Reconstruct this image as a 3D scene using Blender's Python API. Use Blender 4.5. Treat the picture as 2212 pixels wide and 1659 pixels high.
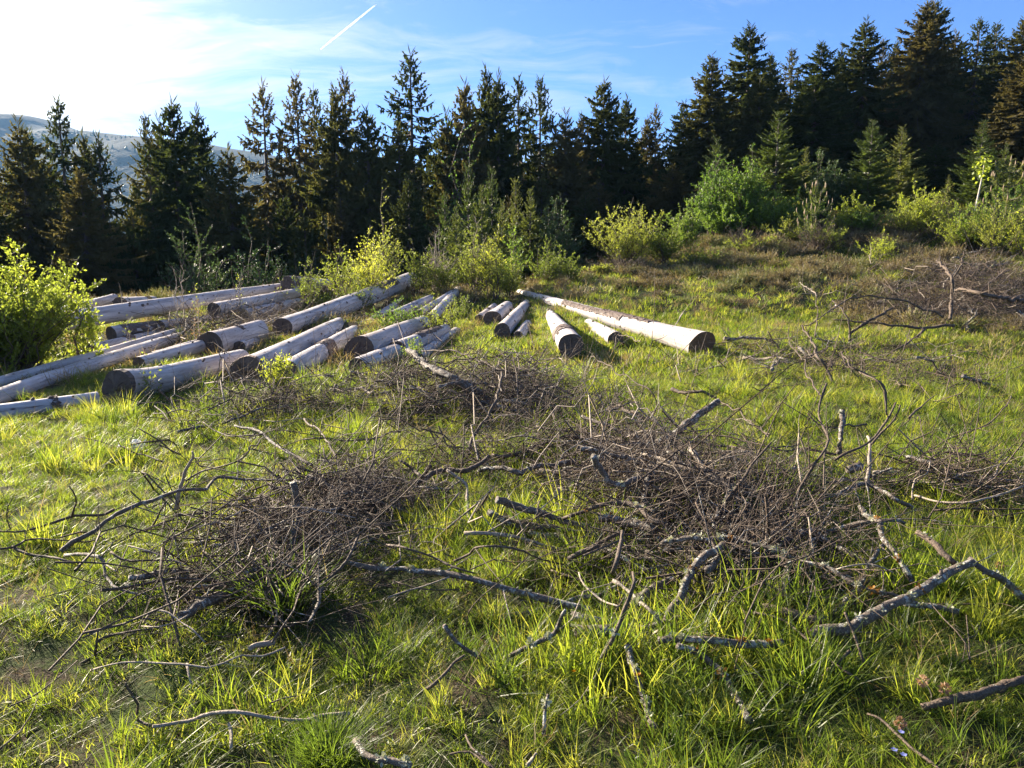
import bpy, math, random
import numpy as np
from mathutils import Matrix, Vector
for _o in list(bpy.data.objects):
    bpy.data.objects.remove(_o)
SC = bpy.context.scene
COL = SC.collection
rnd = random.Random(7)
R8 = np.random.default_rng(11)
rad = math.radians

# ------------------------------------------------------------------ camera, sky, sun, exposure
CAM_H = 1.6
PITCH = rad(9.56)
cam_d = bpy.data.cameras.new('camera')
cam_d.sensor_width = 36.0
cam_d.lens = 27.0
cam_d.clip_start = 0.05
cam_d.clip_end = 40000
cam = bpy.data.objects.new('camera', cam_d)
COL.objects.link(cam)
cam.location = (0, 0, CAM_H)
cam.rotation_euler = (math.pi / 2 - PITCH, 0, 0)
SC.camera = cam

SUN_AZ = rad(-50.0)      # left of the view direction (+y)
SUN_EL = rad(22.0)
sun_dir = Vector((math.sin(SUN_AZ) * math.cos(SUN_EL), math.cos(SUN_AZ) * math.cos(SUN_EL), math.sin(SUN_EL)))
sd = bpy.data.lights.new('sun', 'SUN')
sd.energy = 5.0
sd.angle = rad(0.53)
sd.color = (1.0, 0.86, 0.68)
sun = bpy.data.objects.new('sun', sd)
COL.objects.link(sun)
sun.rotation_euler = sun_dir.to_track_quat('Z', 'Y').to_euler()

SC.view_settings.view_transform = 'Standard'
SC.view_settings.look = 'None'
SC.view_settings.gamma = 1.0
SC.view_settings.use_curve_mapping = False
SC.view_settings.exposure = 2.18
SC.cycles.max_bounces = 8
SC.cycles.transparent_max_bounces = 8
SC.cycles.volume_bounces = 0
SC.cycles.use_denoising = True


class NT:
    """small helper for node trees"""
    def __init__(s, tree):
        s.t = tree
        s.t.nodes.clear()

    def n(s, typ, ins=None, **props):
        nd = s.t.nodes.new(typ)
        for k, v in props.items():
            setattr(nd, k, v)
        for k, v in (ins or {}).items():
            sock = nd.inputs[k]
            if hasattr(v, 'node'):
                s.t.links.new(v, sock)
            else:
                sock.default_value = v
        return nd

    def ramp(s, fac, stops, interp='LINEAR'):
        nd = s.t.nodes.new('ShaderNodeValToRGB')
        nd.color_ramp.interpolation = interp
        el = nd.color_ramp.elements
        el[0].position, el[0].color = stops[0][0], tuple(stops[0][1]) + (1,)
        el[1].position, el[1].color = stops[-1][0], tuple(stops[-1][1]) + (1,)
        for p, c in stops[1:-1]:
            e = el.new(p)
            e.color = tuple(c) + (1,)
        s.t.links.new(fac, nd.inputs[0])
        return nd.outputs[0]

    def math(s, op, a, b=0.0, c=None, clamp=False):
        nd = s.t.nodes.new('ShaderNodeMath')
        nd.operation = op
        nd.use_clamp = clamp
        for i, v in enumerate([a, b] + ([c] if c is not None else [])):
            if hasattr(v, 'node'):
                s.t.links.new(v, nd.inputs[i])
            else:
                nd.inputs[i].default_value = v
        return nd.outputs[0]

    def mix(s, fac, a, b, blend='MIX'):
        nd = s.t.nodes.new('ShaderNodeMix')
        nd.data_type = 'RGBA'
        nd.blend_type = blend
        for i, v in ((0, fac), (6, a), (7, b)):
            if hasattr(v, 'node'):
                s.t.links.new(v, nd.inputs[i])
            else:
                nd.inputs[i].default_value = v if i == 0 else tuple(v) + (1,)
        return nd.outputs[2]

    def noise(s, vec, scale, detail=4, rough=.55, dist=0.0):
        nd = s.n('ShaderNodeTexNoise', {'Scale': scale, 'Detail': detail, 'Roughness': rough, 'Distortion': dist})
        if vec is not None:
            s.t.links.new(vec, nd.inputs['Vector'])
        return nd.outputs[0]

    def mapping(s, vec, scale=(1, 1, 1), rot=(0, 0, 0), loc=(0, 0, 0)):
        return s.n('ShaderNodeMapping', {'Vector': vec, 'Scale': scale, 'Rotation': rot, 'Location': loc}).outputs[0]


world = bpy.data.worlds.new('World')
SC.world = world
world.use_nodes = True
w = NT(world.node_tree)
sky = w.n('ShaderNodeTexSky', sky_type='NISHITA', sun_disc=False, sun_elevation=SUN_EL,
          sun_rotation=SUN_AZ, altitude=600.0, air_density=1.0, dust_density=.6, ozone_density=4.0)
geo = w.n('ShaderNodeTexCoord').outputs['Generated']
sep = w.n('ShaderNodeSeparateXYZ', {0: geo})
zc = w.math('MAXIMUM', sep.outputs[2], 0.02)
zd = w.math('ADD', zc, 0.12)
# cirrus layer: direction projected on a high plane
u_ = w.math('DIVIDE', sep.outputs[0], zd)
v_ = w.math('DIVIDE', sep.outputs[1], zd)
pl = w.n('ShaderNodeCombineXYZ', {0: u_, 1: v_, 2: 0.0}).outputs[0]
warp = w.noise(pl, 0.7, 3, .6)
pl = w.n('ShaderNodeVectorMath', {0: pl, 1: w.n('ShaderNodeCombineXYZ', {0: w.math('MULTIPLY', warp, 1.1), 1: w.math('MULTIPLY', warp, -.9)}).outputs[0]}, operation='ADD').outputs[0]
m1 = w.mapping(pl, (0.45, .95, 1), (0, 0, rad(-40)), (3.1, 1.7, 0))
c1 = w.noise(m1, 1.35, 9, .62, .9)
m2 = w.mapping(pl, (1.1, 3.0, 1), (0, 0, rad(-38)), (7.1, 2.7, 0))
c2 = w.noise(m2, 1.6, 8, .68, .5)
cov = w.noise(w.mapping(pl, (.4, .5, 1), (0, 0, 0), (.4, .9, 0)), 0.8, 2, .5)
# scattering of sunlight by the thin ice cloud: brighter towards the sun
dt = w.n('ShaderNodeVectorMath', {0: geo, 1: tuple(sun_dir)}, operation='DOT_PRODUCT').outputs['Value']
dt = w.math('MAXIMUM', dt, 0.0)
fwd = w.math('POWER', dt, 9.0)
fwd2 = w.math('POWER', dt, 60.0)
dens = w.math('ADD', w.math('MULTIPLY', c1, .62), w.math('MULTIPLY', c2, .38))
dens = w.math('ADD', dens, w.math('MULTIPLY', w.math('SUBTRACT', cov, .5), .5))
cl = w.n('ShaderNodeMapRange', {0: dens, 1: .46, 2: .70, 3: 0.0, 4: 1.0}).outputs[0]
wide = w.math('POWER', dt, 8.0)
cl = w.math('ADD', w.math('MULTIPLY', cl, w.math('ADD', .62, w.math('MULTIPLY', fwd, 1.1))), w.math('MULTIPLY', wide, .72), clamp=True)
bright = w.math('ADD', 4.6, w.math('ADD', w.math('MULTIPLY', fwd, 6.0), w.math('MULTIPLY', fwd2, 6.0)))
ccol = w.n('ShaderNodeVectorMath', {0: (1.0, 0.985, 0.96), 'Scale': bright}, operation='SCALE').outputs[0]
skyc = w.mix(1.0, sky.outputs[0], (.42, .59, .92), 'MULTIPLY')
tot = w.mix(cl, skyc, ccol)
bg = w.n('ShaderNodeBackground', {0: tot, 1: 0.052})
w.n('ShaderNodeOutputWorld', {0: bg.outputs[0]})

# ------------------------------------------------------------------ pixels (2212 x 1659 reading of the photo) to places
FP = 1659.0
CF = np.array([0, math.cos(PITCH), -math.sin(PITCH)])
CU = np.array([0, math.sin(PITCH), math.cos(PITCH)])


def ray(px, py):
    return np.array([1.0, 0, 0]) * ((px - 1106) / FP) + CU * (-(py - 829.5) / FP) + CF


def at_depth(px, py, D):
    d = ray(px, py)
    return np.array([0, 0, CAM_H]) + d * (D / d[1])


def sstep(x, a, b):
    t = np.clip((np.asarray(x, float) - a) / (b - a), 0, 1)
    return t * t * (3 - 2 * t)


_wv = [(rnd.uniform(0, 6.28), rnd.uniform(0, 6.28)) for _ in range(40)]


def waves(x, y, wl, k0, n=5):
    s = 0
    for i in range(n):
        a, ph = _wv[(k0 + i) % 40]
        k = 6.283 / (wl * (0.7 + 0.13 * i))
        s = s + np.sin((x * math.cos(a) + y * math.sin(a)) * k + ph)
    return s / math.sqrt(n)


AX = [-60, -20, -8, 0, 3, 6.4, 12, 18, 30, 60]
AZ = [0.4, 0.4, 0.4, 0.5, 1.2, 2.05, 2.9, 3.5, 4.6, 6.0]


def ground(x, y):
    x = np.asarray(x, float)
    y = np.asarray(y, float)
    A = np.interp(x, AX, AZ)
    ye = np.interp(x, [-8, 0, 6, 14], [20, 21, 28, 30])
    z = A * sstep(y, 12, 1) if False else A * sstep((y - 12) / (ye - 12), 0, 1)
    # edge of the clearing: drops into the valley on the left, stays up on the right
    y0 = np.interp(x, [-30, -10, 0, 3, 8, 16], [17, 20, 22, 25, 31, 36])
    drop = np.interp(x, [-30, 0, 6, 12, 24], [10, 9, 6, 2.5, 0.5])
    z = z - drop * sstep((y - y0) / 16.0, 0, 1)
    r = np.hypot(x, y)
    z = z - 90 * sstep(r, 70, 420)
    near = 1 - sstep(r, 60, 120)
    z = z + near * (0.035 * waves(x, y, 2.6, 0) + 0.018 * waves(x, y, .8, 7) + 0.008 * waves(x, y, .3, 13)
                    + 0.09 * waves(x, y, 5.5, 20) * sstep(r, 6, 14))
    z = z + (1 - near) * 3 * waves(x, y, 160, 3)
    return z


def hit(px, py, h=0.0, dmax=70):
    d = ray(px, py)
    d = d / d[1]
    D = np.concatenate([np.arange(1.2, 12, .01), np.arange(12, dmax, .04)])
    z = CAM_H + d[2] * D
    g = ground(d[0] * D, D) + h
    i = np.argmax(z < g)
    if z[i] >= g[i]:
        i = len(D) - 1
    return np.array([d[0] * D[i], D[i], z[i]])


# ------------------------------------------------------------------ mesh building
class MB:
    def __init__(s):
        s.v = []
        s.f = []
        s.n = 0

    def add(s, v, f):
        v = np.asarray(v, float).reshape(-1, 3)
        f = np.asarray(f, int)
        s.v.append(v)
        s.f.append(f + s.n)
        s.n += len(v)

    def tube(s, pts, rads, seg=6, cap=True, rough=0.0, rng=None, tip=False):
        P = np.asarray(pts, float)
        k = len(P)
        T = np.gradient(P, axis=0)
        T /= np.linalg.norm(T, axis=1)[:, None] + 1e-9
        ref = np.array([0, 0, 1.0]) if abs(T[:, 2]).mean() < .8 else np.array([1.0, 0, 0])
        U = np.cross(T, ref)
        U /= np.linalg.norm(U, axis=1)[:, None] + 1e-9
        W = np.cross(U, T)
        a = np.arange(seg) * 2 * math.pi / seg
        rr = np.asarray(rads, float)[:, None] * np.ones(seg)[None]
        if rough and rng is not None:
            rr = rr * (1 + rough * rng.standard_normal((k, seg)))
        V = P[:, None, :] + rr[:, :, None] * (np.cos(a)[None, :, None] * U[:, None, :] + np.sin(a)[None, :, None] * W[:, None, :])
        V = V.reshape(-1, 3)
        i = np.arange(k - 1)[:, None] * seg
        j = np.arange(seg)[None]
        j2 = (j + 1) % seg
        F = np.stack([i + j, i + j2, i + seg + j2, i + seg + j], -1).reshape(-1, 4)
        if cap:
            V = np.concatenate([V, P[:1], P[-1:]])
            n0 = k * seg
            c1 = np.stack([np.full(seg, n0), j2[0], j[0]], -1)
            c2 = np.stack([np.full(seg, n0 + 1), (k - 1) * seg + j[0], (k - 1) * seg + j2[0]], -1)
            s.v.append(V)
            s.f.append(F + s.n)
            s.f.append(c1 + s.n)
            s.f.append(c2 + s.n)
            s.n += len(V)
        else:
            s.add(V, F)

    def kites(s, B, Dr, L, Wd, N=None, rng=R8, mid=.45, bend=0.0):
        """narrow four-cornered leaves: base B, direction Dr, length L, width Wd; all arrays"""
        B = np.asarray(B, float)
        Dr = np.asarray(Dr, float)
        Dr = Dr / (np.linalg.norm(Dr, axis=1)[:, None] + 1e-9)
        n = len(B)
        L = np.broadcast_to(np.asarray(L, float), (n,))
        Wd = np.broadcast_to(np.asarray(Wd, float), (n,))
        if N is None:
            N = rng.standard_normal((n, 3))
        S = np.cross(Dr, N)
        S /= np.linalg.norm(S, axis=1)[:, None] + 1e-9
        U = np.cross(S, Dr)
        m = B + Dr * (L * mid)[:, None] + U * (L * bend)[:, None]
        V = np.stack([B, m + S * (Wd / 2)[:, None], B + Dr * L[:, None], m - S * (Wd / 2)[:, None]], 1)
        F = np.arange(n)[:, None] * 4 + np.arange(4)[None]
        s.add(V.reshape(-1, 3), F)

    def mesh(s, name, mats, smooth=True, matidx=None):
        me = bpy.data.meshes.new(name)
        V = np.concatenate(s.v) if s.v else np.zeros((0, 3))
        lens = np.concatenate([np.full(len(f), f.shape[1]) for f in s.f])
        loops = np.concatenate([f.ravel() for f in s.f])
        me.vertices.add(len(V))
        me.vertices.foreach_set('co', V.ravel().astype(np.float32))
        me.loops.add(len(loops))
        me.loops.foreach_set('vertex_index', loops.astype(np.int32))
        me.polygons.add(len(lens))
        st = np.concatenate([[0], np.cumsum(lens)[:-1]])
        me.polygons.foreach_set('loop_start', st.astype(np.int32))
        me.polygons.foreach_set('loop_total', lens.astype(np.int32))
        me.polygons.foreach_set('use_smooth', np.full(len(lens), smooth))
        for m in (mats if isinstance(mats, (list, tuple)) else [mats]):
            me.materials.append(m)
        if matidx is not None:
            me.polygons.foreach_set('material_index', np.asarray(matidx, np.int32))
        me.update(calc_edges=True)
        me.validate()
        return me


def catmull(P, step):
    P = np.asarray(P, float)
    if len(P) < 3:
        L = np.linalg.norm(P[-1] - P[0])
        n = max(2, int(L / step) + 1)
        return P[0] + (P[-1] - P[0]) * np.linspace(0, 1, n)[:, None]
    Q = np.concatenate([[2 * P[0] - P[1]], P, [2 * P[-1] - P[-2]]])
    out = []
    for i in range(len(P) - 1):
        p0, p1, p2, p3 = Q[i:i + 4]
        n = max(2, int(np.linalg.norm(p2 - p1) / step))
        t = np.linspace(0, 1, n, endpoint=False)[:, None]
        out.append(.5 * ((2 * p1) + (-p0 + p2) * t + (2 * p0 - 5 * p1 + 4 * p2 - p3) * t ** 2 + (-p0 + 3 * p1 - 3 * p2 + p3) * t ** 3))
    out.append(P[-1:])
    return np.concatenate(out)


def put(name, data, parent=None, loc=None, label=None, cat=None, group=None, kind=None):
    o = bpy.data.objects.new(name, data)
    COL.objects.link(o)
    if parent is not None:
        o.parent = parent
    if loc is not None:
        o.location = [float(c) for c in loc]
    tag(o, label, cat, group, kind)
    return o


def tag(o, label=None, cat=None, group=None, kind=None):
    for k, v in (('label', label), ('category', cat), ('group', group), ('kind', kind)):
        if v:
            o[k] = v


def copy_thing(o, parent=None):
    c = o.copy()
    COL.objects.link(c)
    if parent is not None:
        c.parent = parent
    for ch in list(o.children):
        copy_thing(ch, c)
    return c


_src_n = [0]


def scatter(name, sources, P, ROT, S, IDX, kind='stuff', label=None, cat=None, parent=None):
    """many small pieces of uncountable ground cover as one object"""
    coll = bpy.data.collections.new(name + '_pieces')
    for i, me in enumerate(sources):
        coll.objects.link(bpy.data.objects.new('%s_piece_%02d' % (name, i), me))
    me = bpy.data.meshes.new(name)
    n = len(P)
    me.vertices.add(n)
    me.vertices.foreach_set('co', np.asarray(P, np.float32).ravel())
    a = me.attributes.new('rot', 'FLOAT_VECTOR', 'POINT')
    a.data.foreach_set('vector', np.asarray(ROT, np.float32).ravel())
    a = me.attributes.new('scl', 'FLOAT_VECTOR', 'POINT')
    S = np.asarray(S, float)
    if S.ndim == 1:
        S = np.repeat(S[:, None], 3, 1)
    a.data.foreach_set('vector', S.astype(np.float32).ravel())
    a = me.attributes.new('idx', 'INT', 'POINT')
    a.data.foreach_set('value', np.asarray(IDX, np.int32))
    o = put(name, me, parent, label=label, cat=cat, kind=kind)
    g = bpy.data.node_groups.new(name + '_nodes', 'GeometryNodeTree')
    g.interface.new_socket('Geometry', in_out='INPUT', socket_type='NodeSocketGeometry')
    g.interface.new_socket('Geometry', in_out='OUTPUT', socket_type='NodeSocketGeometry')
    N = g.nodes
    gi = N.new('NodeGroupInput')
    go = N.new('NodeGroupOutput')
    iop = N.new('GeometryNodeInstanceOnPoints')
    ci = N.new('GeometryNodeCollectionInfo')
    ci.inputs['Collection'].default_value = coll
    ci.inputs['Separate Children'].default_value = True
    ci.inputs['Reset Children'].default_value = True

    def attr(nm, typ):
        x = N.new('GeometryNodeInputNamedAttribute')
        x.data_type = typ
        x.inputs['Name'].default_value = nm
        return [q for q in x.outputs if q.name == 'Attribute' and q.enabled][0]
    e2r = N.new('FunctionNodeEulerToRotation')
    L = g.links.new
    L(attr('rot', 'FLOAT_VECTOR'), e2r.inputs[0])
    L(gi.outputs[0], iop.inputs['Points'])
    L(ci.outputs[0], iop.inputs['Instance'])
    iop.inputs['Pick Instance'].default_value = True
    L(attr('idx', 'INT'), iop.inputs['Instance Index'])
    L(e2r.outputs[0], iop.inputs['Rotation'])
    L(attr('scl', 'FLOAT_VECTOR'), iop.inputs['Scale'])
    L(iop.outputs[0], go.inputs[0])
    md = o.modifiers.new('scatter', 'NODES')
    md.node_group = g
    return o


# ------------------------------------------------------------------ materials
def new_mat(name):
    m = bpy.data.materials.new(name)
    m.use_nodes = True
    return m, NT(m.node_tree)


def leaf_mat(name, cols, trans, tcol_gain=1.6, rough=.5, nscale=6.0, spec=.35, ranges=(.3, .7)):
    """thin leaf: reflects and lets light through; colour differs by plant and by patch"""
    m, t = new_mat(name)
    oi = t.n('ShaderNodeObjectInfo')
    tc = t.n('ShaderNodeTexCoord')
    nz = t.noise(tc.outputs['Object'], nscale, 2, .6)
    f = t.math('ADD', t.math('MULTIPLY', oi.outputs['Random'], .55), t.math('MULTIPLY', nz, .45))
    k = len(cols)
    a, b = ranges
    c = t.ramp(f, [(a + (b - a) * i / (k - 1), cc) for i, cc in enumerate(cols)])
    p = t.n('ShaderNodeBsdfPrincipled', {'Base Color': c, 'Roughness': rough, 'Specular IOR Level': spec})
    tr_c = t.n('ShaderNodeVectorMath', {0: c, 1: (tcol_gain * 1.1, tcol_gain * 1.05, tcol_gain * .55)}, operation='MULTIPLY').outputs[0]
    tr = t.n('ShaderNodeBsdfTranslucent', {'Color': tr_c})
    mx = t.n('ShaderNodeMixShader', {0: trans, 1: p.outputs[0], 2: tr.outputs[0]})
    t.n('ShaderNodeOutputMaterial', {0: mx.outputs[0]})
    return m


M = {}
M['grass'] = leaf_mat('grass_blade', [(.045, .074, .015), (.078, .118, .018), (.12, .16, .022), (.175, .19, .04)], .56, 2.55, .42, 3.0)
M['straw'] = leaf_mat('dry_grass', [(.22, .16, .09), (.32, .25, .14), (.42, .34, .2)], .35, 1.1, .6)
M['herb'] = leaf_mat('herb_leaf', [(.035, .075, .02), (.05, .10, .025), (.08, .14, .03)], .4, 1.9, .45)
M['heath'] = leaf_mat('heather', [(.11, .088, .055), (.18, .145, .08), (.26, .215, .12), (.15, .17, .06)], .25, 1.2, .7)
M['needle'] = leaf_mat('spruce_needles', [(.045, .062, .024), (.068, .080, .030), (.09, .092, .037), (.105, .094, .045)], .36, 1.55, .75, .45, spec=.06)
M['needle_young'] = leaf_mat('young_spruce_needles', [(.075, .11, .032), (.11, .15, .04), (.15, .175, .05)], .42, 1.5, .5, 1.5)
M['willow'] = leaf_mat('willow_leaf', [(.14, .18, .035), (.20, .25, .04), (.28, .31, .06)], .58, 2.0, .4, 4)
M['scrub'] = leaf_mat('scrub_leaf', [(.105, .145, .032), (.15, .19, .04), (.20, .235, .055)], .55, 1.85, .45, 4)
M['fresh'] = leaf_mat('fresh_leaf', [(.07, .13, .03), (.11, .18, .035), (.15, .22, .045)], .5, 1.7, .45, 2)
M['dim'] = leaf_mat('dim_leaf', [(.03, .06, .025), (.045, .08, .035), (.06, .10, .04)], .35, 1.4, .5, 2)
M['candle'] = leaf_mat('pine_candle', [(.35, .26, .15), (.42, .32, .2)], .2, 1.0, .6)
M['white_flower'] = leaf_mat('petal', [(.20, .24, .65), (.26, .3, .75)], .3, 1.0, .6)
M['yellow_flower'] = leaf_mat('yellow_petal', [(.75, .42, .02), (.85, .5, .03)], .3, 1.0, .6)
M['dry_head'] = leaf_mat('dry_flower_head', [(.28, .17, .11), (.38, .25, .16)], .3, 1.1, .7)


def bark_mat(name, dark, light, lichen=.45, lichen_col=(.38, .40, .36), nscale=30):
    m, t = new_mat(name)
    tc = t.n('ShaderNodeTexCoord').outputs['Object']
    oi = t.n('ShaderNodeObjectInfo').outputs['Random']
    n1 = t.noise(tc, nscale, 5, .65)
    n2 = t.noise(tc, nscale * 3.5, 3, .6)
    nb_ = t.n('ShaderNodeMapRange', {0: t.math('ADD', t.math('MULTIPLY', n1, .45), t.math('MULTIPLY', n2, .55)), 1: .36, 2: .64, 3: 0.0, 4: 1.0}).outputs[0]
    c = t.mix(nb_, dark, light)
    c = t.mix(t.math('MULTIPLY', oi, .3), c, tuple(x * .75 + .02 for x in light))
    ln = t.noise(tc, nscale * .9, 5, .75)
    lf = t.n('ShaderNodeMapRange', {0: ln, 1: .66 - lichen * .145, 2: .70 - lichen * .14, 3: 0.0, 4: .9}).outputs[0]
    geo_n = t.n('ShaderNodeNewGeometry').outputs['Normal']
    up = t.n('ShaderNodeSeparateXYZ', {0: geo_n}).outputs[2]
    lf = t.math('MULTIPLY', lf, t.n('ShaderNodeMapRange', {0: up, 1: -.6, 2: .5, 3: .45, 4: 1.0}).outputs[0])
    c = t.mix(lf, c, lichen_col)
    on = t.noise(t.mapping(tc, loc=(5, 3, 1)), nscale * .3, 3, .6)
    of = t.n('ShaderNodeMapRange', {0: on, 1: .70, 2: .74, 3: 0.0, 4: .8 if lichen > .5 else 0.0}).outputs[0]
    c = t.mix(of, c, (.30, .12, .03))
    bmp = t.n('ShaderNodeBump', {'Height': t.math('ADD', t.math('ADD', n1, n2), lf), 'Strength': 1.0, 'Distance': .007}).outputs[0]
    p = t.n('ShaderNodeBsdfPrincipled', {'Base Color': c, 'Roughness': .75, 'Specular IOR Level': .35, 'Normal': bmp})
    t.n('ShaderNodeOutputMaterial', {0: p.outputs[0]})
    return m


M['branch'] = bark_mat('branch_bark', (.020, .015, .011), (.155, .11, .075), .22)
M['branch_lichen'] = bark_mat('lichened_bark', (.032, .025, .020), (.19, .15, .115), 1.0, (.42, .41, .36))
M['branch_pale'] = bark_mat('pale_dead_wood', (.19, .15, .11), (.40, .34, .27), .2)
M['trunk'] = bark_mat('spruce_bark', (.05, .04, .035), (.13, .10, .085), .3, (.2, .2, .18), 5)
M['birch'] = bark_mat('birch_bark', (.42, .38, .32), (.62, .58, .5), .1, (.1, .1, .1), 15)
M['lichen'] = leaf_mat('lichen_tuft', [(.34, .36, .27), (.46, .47, .36)], .2, 1.0, .8)
M['moss'] = leaf_mat('moss', [(.22, .10, .02), (.34, .17, .03)], .2, 1.0, .8)


def log_mat():
    m, t = new_mat('weathered_log_wood')
    tc = t.n('ShaderNodeTexCoord').outputs['Object']
    oi = t.n('ShaderNodeObjectInfo').outputs['Random']
    off = t.n('ShaderNodeCombineXYZ', {0: t.math('MULTIPLY', oi, 9.0), 1: 0.0, 2: t.math('MULTIPLY', oi, 5.0)}).outputs[0]
    v = t.n('ShaderNodeVectorMath', {0: tc, 1: off}, operation='ADD').outputs[0]
    streak = t.noise(t.mapping(v, (9, 9, .55)), 1.6, 6, .65, .3)
    blotch = t.noise(t.mapping(v, (3, 3, 1.0)), 1.7, 4, .6)
    fine = t.noise(t.mapping(v, (60, 60, 2.0)), 1.5, 4, .7)
    c = t.ramp(streak, [(.32, (.25, .225, .22)), (.48, (.43, .40, .385)), (.66, (.62, .585, .565))])
    c = t.mix(t.n('ShaderNodeMapRange', {0: blotch, 1: .5, 2: .75, 3: 0.0, 4: .6}).outputs[0], c, (.27, .225, .20))
    warm = t.noise(t.mapping(v, (2, 2, .4), loc=(4, 4, 4)), 1.2, 2, .5)
    c = t.mix(t.n('ShaderNodeMapRange', {0: warm, 1: .45, 2: .7, 3: 0.0, 4: .4}).outputs[0], c, (.46, .35, .27))
    crack = t.n('ShaderNodeMapRange', {0: fine, 1: .60, 2: .66, 3: 0.0, 4: .85}).outputs[0]
    c = t.mix(crack, c, (.10, .08, .07))
    # beetle holes and small dark marks
    vo = t.n('ShaderNodeTexVoronoi', {'Vector': t.mapping(v, (9, 9, 4.5)), 'Scale': 1.0, 'Randomness': 1.0})
    dots = t.n('ShaderNodeMapRange', {0: vo.outputs['Distance'], 1: .10, 2: .16, 3: .8, 4: 0.0}).outputs[0]
    c = t.mix(dots, c, (.07, .05, .045))
    h = t.math('SUBTRACT', t.math('MULTIPLY', streak, .6), t.math('ADD', crack, dots))
    bmp = t.n('ShaderNodeBump', {'Height': h, 'Strength': .6, 'Distance': .012}).outputs[0]
    p = t.n('ShaderNodeBsdfPrincipled', {'Base Color': c, 'Roughness': .62, 'Specular IOR Level': .3, 'Normal': bmp})
    t.n('ShaderNodeOutputMaterial', {0: p.outputs[0]})
    return m


def end_mat(name, c0, c1):
    m, t = new_mat(name)
    tc = t.n('ShaderNodeTexCoord').outputs['Object']
    s = t.n('ShaderNodeSeparateXYZ', {0: tc})
    flat = t.n('ShaderNodeCombineXYZ', {0: s.outputs[0], 1: s.outputs[1], 2: 0.0}).outputs[0]
    n = t.noise(flat, 9, 3, .6)
    n2 = t.noise(flat, 45, 4, .7)
    r = t.n('ShaderNodeVectorMath', {0: flat}, operation='LENGTH').outputs['Value']
    ring = t.math('SINE', t.math('ADD', t.math('MULTIPLY', r, 520.0), t.math('MULTIPLY', n, 9.0)))
    f = t.math('ADD', t.math('MULTIPLY', ring, .16), t.math('ADD', t.math('MULTIPLY', n, .5), t.math('MULTIPLY', n2, .4)))
    c = t.ramp(f, [(.2, c0), (.8, c1)])
    # radial drying cracks
    ang = t.math('ARCTAN2', s.outputs[1], s.outputs[0])
    crk = t.noise(t.n('ShaderNodeCombineXYZ', {0: t.math('COSINE', ang), 1: t.math('SINE', ang), 2: t.math('MULTIPLY', r, .8)}).outputs[0], 6.5, 1, .5)
    ck = t.n('ShaderNodeMapRange', {0: crk, 1: .66, 2: .70, 3: 0.0, 4: .85}).outputs[0]
    c = t.mix(ck, c, (.012, .01, .01))
    bmp = t.n('ShaderNodeBump', {'Height': t.math('SUBTRACT', f, ck), 'Strength': .6, 'Distance': .01}).outputs[0]
    p = t.n('ShaderNodeBsdfPrincipled', {'Base Color': c, 'Roughness': .8, 'Normal': bmp})
    t.n('ShaderNodeOutputMaterial', {0: p.outputs[0]})
    return m


M['log'] = log_mat()
M['end_dark'] = end_mat('dark_cut_wood', (.04, .03, .026), (.17, .12, .09))
M['end_brown'] = end_mat('brown_cut_wood', (.10, .06, .04), (.30, .19, .12))
M['end_yellow'] = end_mat('yellow_cut_wood', (.26, .18, .08), (.48, .36, .18))
M['bark_patch'] = bark_mat('remaining_bark', (.05, .035, .03), (.17, .12, .095), .1, nscale=22)


def ground_mat():
    m, t = new_mat('meadow_soil')
    tc = t.n('ShaderNodeTexCoord').outputs['Object']
    n1 = t.noise(tc, .55, 5, .6)
    n2 = t.noise(tc, 3.2, 5, .65)
    n3 = t.noise(tc, 22, 4, .7)
    n4 = t.noise(tc, 90, 3, .7)
    green = t.mix(n3, (.02, .032, .010), (.06, .085, .022))
    brown = t.mix(n4, (.022, .017, .012), (.085, .06, .038))
    straw = t.mix(n4, (.13, .10, .055), (.26, .2, .12))
    f = t.n('ShaderNodeMapRange', {0: t.math('ADD', t.math('MULTIPLY', n2, .6), t.math('MULTIPLY', n3, .4)), 1: .42, 2: .56, 3: 0.0, 4: 1.0}).outputs[0]
    c = t.mix(f, brown, green)
    f2 = t.n('ShaderNodeMapRange', {0: t.math('ADD', t.math('MULTIPLY', n1, .5), t.math('MULTIPLY', n3, .5)), 1: .54, 2: .62, 3: 0.0, 4: .8}).outputs[0]
    c = t.mix(f2, c, straw)
    bmp = t.n('ShaderNodeBump', {'Height': t.math('ADD', n3, t.math('MULTIPLY', n4, .5)), 'Strength': .9, 'Distance': .03}).outputs[0]
    p = t.n('ShaderNodeBsdfPrincipled', {'Base Color': c, 'Roughness': .95, 'Specular IOR Level': .1, 'Normal': bmp})
    t.n('ShaderNodeOutputMaterial', {0: p.outputs[0]})
    return m


def hill_mat():
    m, t = new_mat('far_hillside')
    tc = t.n('ShaderNodeTexCoord').outputs['Object']
    n1 = t.noise(tc, .006, 4, .6)
    n2 = t.noise(tc, .05, 4, .7)
    wood = t.mix(n2, (.006, .016, .014), (.014, .028, .020))
    mead = t.mix(n2, (.012, .028, .018), (.022, .04, .022))
    f = t.n('ShaderNodeMapRange', {0: n1, 1: .52, 2: .56, 3: 0.0, 4: .8}).outputs[0]
    c = t.mix(f, wood, mead)
    bmp = t.n('ShaderNodeBump', {'Height': n2, 'Strength': .5, 'Distance': 8.0}).outputs[0]
    p = t.n('ShaderNodeBsdfPrincipled', {'Base Color': c, 'Roughness': .95, 'Specular IOR Level': .1, 'Normal': bmp})
    t.n('ShaderNodeOutputMaterial', {0: p.outputs[0]})
    return m


M['ground'] = ground_mat()
M['hill'] = hill_mat()

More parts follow.
